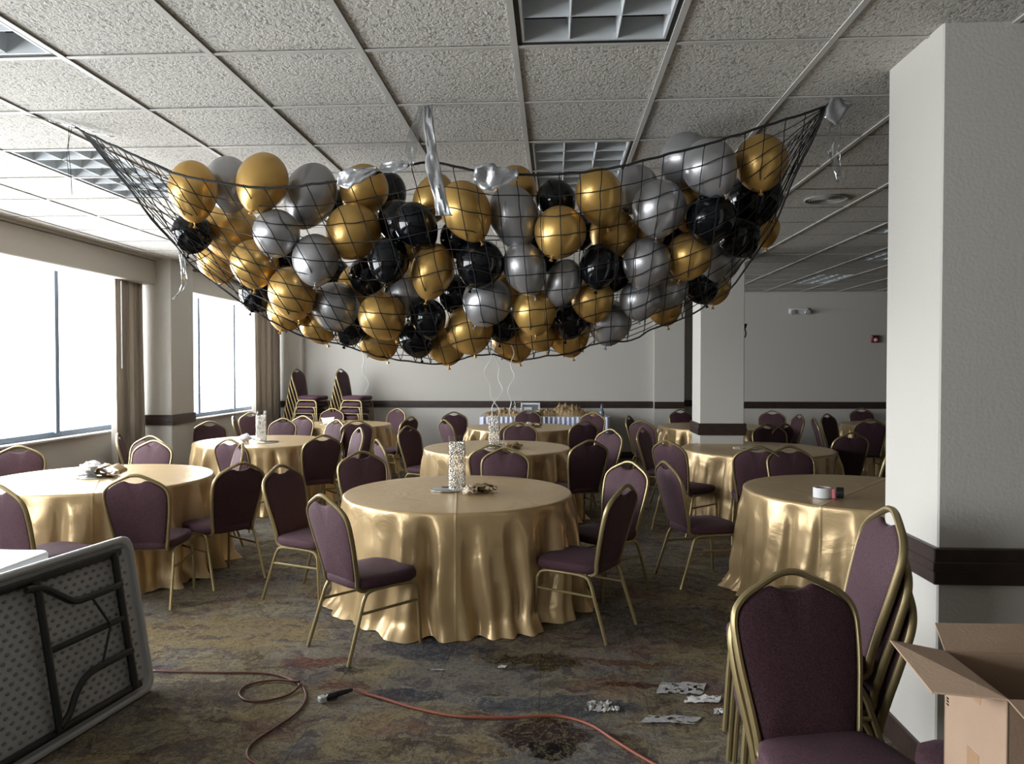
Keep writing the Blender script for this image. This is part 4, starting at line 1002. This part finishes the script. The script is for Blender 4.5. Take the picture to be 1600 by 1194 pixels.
# ------------------------------------------------------------- leaning folding table
def fold_table():
    L, Wd, T = 1.75, .76, .045
    t = empty('folding_table', (-1.955, 3.55, 0)); tag(t, 'folding table on its edge at lower left, showing its dimpled grey underside', 'table')
    # local: X = along the table (towards camera), Z = up the board, Y = outwards (underside)
    lean = .17
    t.rotation_euler = Matrix(((-.155, .988*cos(lean), -.988*sin(lean)), (-.988, -.155*cos(lean), .155*sin(lean)), (0, sin(lean), cos(lean)))).to_euler()
    n = 12; R = .06; out = []
    for cx, cz, a0 in ((R, R, pi), (L-R, R, -pi/2), (L-R, Wd-R, 0), (R, Wd-R, pi/2)):
        for k in range(n+1): a = a0+pi/2*k/n; out.append((cx+R*cos(a), cz+R*sin(a)))
    m = len(out); rings = []
    def ring(ins, y):
        r = []
        for x, z in out:
            dx, dz = (x-L/2), (z-Wd/2); r.append((x-ins*(1 if dx > 0 else -1)*min(1, abs(dx)/(L/2-R)), y, z-ins*(1 if dz > 0 else -1)*min(1, abs(dz)/(Wd/2-R))))
        return r
    prof = [(.012, -.020), (.004, -.017), (0, -.008), (0, .016), (.006, .024), (.018, .026), (.028, .020), (.034, .004)]
    vs = []; fs = []
    for p in prof: vs += ring(*p)
    for i in range(len(prof)-1):
        for k in range(m): l = (k+1) % m; fs.append((i*m+k, (i+1)*m+k, (i+1)*m+l, i*m+l))
    fs += [tuple(range(m)), tuple((len(prof)-1)*m+k for k in range(m))[::-1]]
    MB().add(vs, fs).build('tabletop', M['grey_plastic'], t, angle=.6)
    mb = MB(); sx, sz = .047, .040; j = 0  # raised dark discs: shade of the moulded hollows put into the colour
    z = .07
    while z < Wd-.05:
        x = .065+(sx/2 if j % 2 else 0)
        while x < L-.06:
            vs = []; a6 = 8
            for q, (rr, y) in enumerate(((.012, .0042), (.010, .0075), (.006, .0080))):
                for k in range(a6): an = 2*pi*k/a6; vs.append((x+rr*cos(an), y, z+rr*.62*sin(an)))
            f6 = [(q*a6+k, (q+1)*a6+k, (q+1)*a6+(k+1) % a6, q*a6+(k+1) % a6) for q in range(2) for k in range(a6)]+[tuple(range(2*a6, 3*a6))[::-1]]
            mb.add(vs, f6); x += sx
        z += sz*.72; j += 1
    tag(mb.build('dimple_shade_discs', M['dimple'], t, angle=0), kind='stuff')
    # steel: two long rails, end rail, leg frame folded flat with crossbars, braces
    def bar(p, w=.016, h=.012, nm='rail'): MB().tube(p, 0, 8, sq=(w, h, (0, 1, 0))).build(nm, M['dark_steel'], t)
    bar([(.10, .024, .065), (L-.1, .024, .065)], .012, .016); bar([(.10, .024, Wd-.065), (L-.1, .024, Wd-.065)], .012, .016)
    bar([(.145, .032, .06), (.145, .032, Wd-.06)], .016, .019, 'end_rail')
    bar([(L-.145, .032, .06), (L-.145, .032, Wd-.06)], .016, .019, 'end_rail')
    leg = smoothpts([(.15, .050, .55), (.36, .050, .55), (.44, .050, .56), (.50, .050, .60), (.58, .050, .655), (.66, .050, .67)], 5)
    bar(leg, .013, .015, 'leg')
    leg = smoothpts([(.15, .050, .24), (.36, .050, .24), (.44, .050, .225), (.50, .050, .18), (.545, .050, .12), (.60, .050, .085)], 5)
    bar(leg, .013, .015, 'leg')
    bar([(.60, .045, .07), (.60, .045, Wd-.07)], .014, .017, 'foot_bar')
    bar([(.16, .040, .395), (.60, .040, .395)], .010, .013, 'centre_brace')
    bar([(.34, .055, .545), (.26, .055, .400)], .005, .006, 'strut'); bar([(.34, .055, .245), (.26, .055, .390)], .005, .006, 'strut')
    leg = smoothpts([(L-.15, .050, .55), (1.25, .050, .55), (1.15, .050, .60), (1.0, .050, .66)], 5); bar(leg, .013, .015, 'leg')
    leg = smoothpts([(L-.15, .050, .22), (1.25, .050, .22), (1.15, .050, .15), (1.0, .050, .09)], 5); bar(leg, .013, .015, 'leg')
    bar([(1.0, .045, .07), (1.0, .045, Wd-.07)], .014, .017, 'foot_bar')
    return t
fold_table()
ft = empty('white_folding_table', (-2.66, 2.45, 0)); tag(ft, 'white plastic folding table standing upright behind the leaning one at the left edge', 'table')
vs = []; out = []
for cx, cy, a0 in ((.32, .82, 0), (-.32, .82, pi/2), (-.32, -.82, pi), (.32, -.82, -pi/2)):
    for k in range(9): a = a0+pi/2*k/8; out.append((cx+.05*cos(a), cy+.05*sin(a)))
m = len(out)
for ins, z in ((.01, .690), (0, .697), (0, .722), (.006, .730), (.02, .732)): vs += [(x*(1-ins/.37), y*(1-ins/.87), z) for x, y in out]
MB().add(vs, [(i*m+k, i*m+(k+1) % m, (i+1)*m+(k+1) % m, (i+1)*m+k) for i in range(4) for k in range(m)]+[tuple(range(m))[::-1], tuple(4*m+k for k in range(m))]).build('tabletop', M['white_plastic'], ft, angle=.6)
for sx in (-.26, .26):
    for sy in (-.62, .62): MB().tube([(sx, sy, 0), (sx, sy, .69)], .013, 8).build('leg', M['dark_steel'], ft)
for sy in (-.62, .62): MB().tube([(-.26, sy, .2), (.26, sy, .2)], .010, 8).build('crossbar', M['dark_steel'], ft)

# ------------------------------------------------------------- cardboard box on the stacked chairs
cb = empty('cardboard_box', (.945, 1.615, .555)); cb.rotation_euler = (0, 0, -.03); tag(cb, 'open brown cardboard box with spread flaps at the lower right corner', 'box')
w, d, h, t_ = .46, .27, .32, .004
MB().box((0, 0, 0), (w, d, t_)).build('bottom_panel', M['cardboard'], cb, smooth=False)
MB().box((0, 0, 0), (t_, d, h)).build('side_panel', M['cardboard'], cb, smooth=False)
MB().box((w-t_, 0, 0), (w, d, h)).build('side_panel', M['cardboard'], cb, smooth=False)
MB().box((0, 0, 0), (w, t_, h)).build('side_panel', M['cardboard'], cb, smooth=False)
MB().box((0, d-t_, 0), (w, d, h)).build('side_panel', M['cardboard'], cb, smooth=False)
def flap(a, b, c, e, lbl=None):
    """quad flap a-b on the rim, c-e outer edge, given a little thickness and bend"""
    A, B, C_, E_ = map(Vector, (a, b, c, e)); nrm = (B-A).cross(E_-A).normalized()*.002; vs = []
    for i in range(2):
        v = i; p, q = A.lerp(E_, v), B.lerp(C_, v); s_ = Vector((0, 0, 0))
        vs += [p+nrm+s_, q+nrm+s_, q-nrm+s_, p-nrm+s_]
    fs = [(0, 3, 2, 1), (4, 5, 6, 7)]
    for i in range(1):
        for k in range(4): l = (k+1) % 4; fs.append((i*4+k, i*4+l, (i+1)*4+l, (i+1)*4+k))
    MB().add(vs, fs).build('flap', M['cardboard'], cb, smooth=False)
flap((0, d, h), (0, 0, h), (-.125, .06, h-.015), (-.115, d+.035, h+.01))
flap((0, d, h), (w, d, h), (w+.0, d+.12, h+.035), (.035, d+.13, h+.025))
flap((w, 0, h), (0, 0, h), (.03, -.10, h-.055), (w-.02, -.10, h-.06))
flap((w, 0, h), (w, d, h), (w+.12, d-.01, h-.02), (w+.12, .01, h-.02))
MB().box((-.0008, .11, .0), (0, .16, h*.45)).build('packing_tape', M['packing_tape'], cb, smooth=False)
MB().box((-.0008, .105, h*.82), (0, .165, h)).build('packing_tape', M['packing_tape'], cb, smooth=False)
mk = MB()
for k, z in enumerate((.195, .203, .210)): mk.box((-.0009, d-.022, z), (-.0002, d-.012, z+.004))
mk.build('printed_mark', M['black'], cb, smooth=False)

# ------------------------------------------------------------- cords and litter on the carpet
def cord(pts, r, mt, label, z=None):
    P = smoothpts([(x, y, (r+.002) if len(q) == 0 else q[0]) for x, y, *q in pts], 8)
    o = MB().tube(P, r, 8).build('extension_cord', M[mt], angle=0); return tag(o, label, 'cord')
cord([(-2.06, 3.74), (-1.748, 3.736), (-1.448, 3.737), (-1.262, 3.63), (-1.174, 3.49), (-1.157, 3.327), (-1.203, 3.173), (-1.242, 3.06), (-1.245, 2.981), (-1.20, 2.90), (-1.08, 2.84), (-.9, 2.80)], .0055, 'brown_cord', 'brown cord looping on the carpet from the leaning table towards the camera')
cord([(-1.25, 3.625, .018), (-1.384, 3.654, .010), (-1.493, 3.603), (-1.504, 3.508), (-1.436, 3.429), (-1.332, 3.435), (-1.256, 3.51), (-1.235, 3.60, .018)], .0055, 'brown_cord', 'closed oval loop of brown cord left of the black plug')
cord([(-.955, 3.545, .018), (-.90, 3.53), (-.796, 3.478), (-.628, 3.388), (-.414, 3.319), (-.185, 3.325), (.014, 3.348), (.153, 3.278), (.253, 3.143), (.345, 3.019), (.434, 2.928), (.6, 2.85)], .007, 'orange_cord', 'orange-red extension cord snaking across the carpet to the right')
pl = empty('cord_plug', (-1.02, 3.495, .003), .78); tag(pl, 'black plug end of the orange-red cord lying on the carpet', 'plug')
MB().box((-.065, -.017, 0), (.0, .017, .032), .010).build('plug_body', M['black'], pl)
MB().tube([(0, 0, .017), (.04, 0, .016), (.075, 0, .014)], [.015, .012, .008], 10).build('grip', M['black'], pl)
MB().box((-.10, -.018, .004), (-.066, .018, .030), .005).build('clear_cap', M['grey_plastic'], pl)
def scrap(x, y, w, d, label, seed, mt='foil', h=.02):
    n, m = 12, 8; vs = []
    for i in range(m+1):
        for k in range(n+1):
            u, v = k/n-.5, i/m-.5; e = 1+.45*noise.noise(Vector((seed, round(math.atan2(v, u+1e-6)*2), 0)))
            vs.append((u*w*e+.2*v*w, v*d*e, .004+abs(h*noise.noise(Vector((u*5+seed, v*5, 0))))+.3*h*abs(noise.noise(Vector((u*14, v*14, seed))))))
    o = MB().add(vs, [(i*(n+1)+k, i*(n+1)+k+1, (i+1)*(n+1)+k+1, (i+1)*(n+1)+k) for i in range(m) for k in range(n) if noise.noise(Vector((k*.8, i*.8, seed*3.1))) > -.28]).build('tape_scrap', M[mt], angle=.5)
    o.location = (x, y, 0); tag(o, label, 'scrap', 'torn tape scraps on the carpet')
scrap(.205, 3.45, .11, .10, 'small curled silver tape scrap left of the larger patch, right of the cord', 3, h=.03)
scrap(.28, 3.44, .04, .04, 'tiny tape crumb just right of the small curled scrap', 5)
scrap(.62, 3.68, .22, .13, 'larger torn silver tape patch before the near chair pair', 8, h=.018)
scrap(.70, 3.56, .16, .07, 'white torn tape shred at the lower edge of the large patch', 11, mt='white_plastic')
scrap(.52, 3.35, .24, .07, 'flat bluish silver tape scrap below the large patch', 15, h=.008)
scrap(.76, 3.44, .07, .05, 'little white shred beside the frame of the nearest chair', 19, mt='white_plastic')
scrap(-.60, 3.84, .07, .018, 'thin grey sliver on the carpet before the middle table', 23, mt='grille', h=.008)
scrap(-.268, 3.90, .04, .035, 'little pale paper square on the carpet before the middle table', 27, mt='white_plastic', h=.006)
scrap(1.36, 3.36, .09, .16, 'crumpled clear plastic on the floor at the foot of the near column', 29, mt='clear_tape', h=.06)
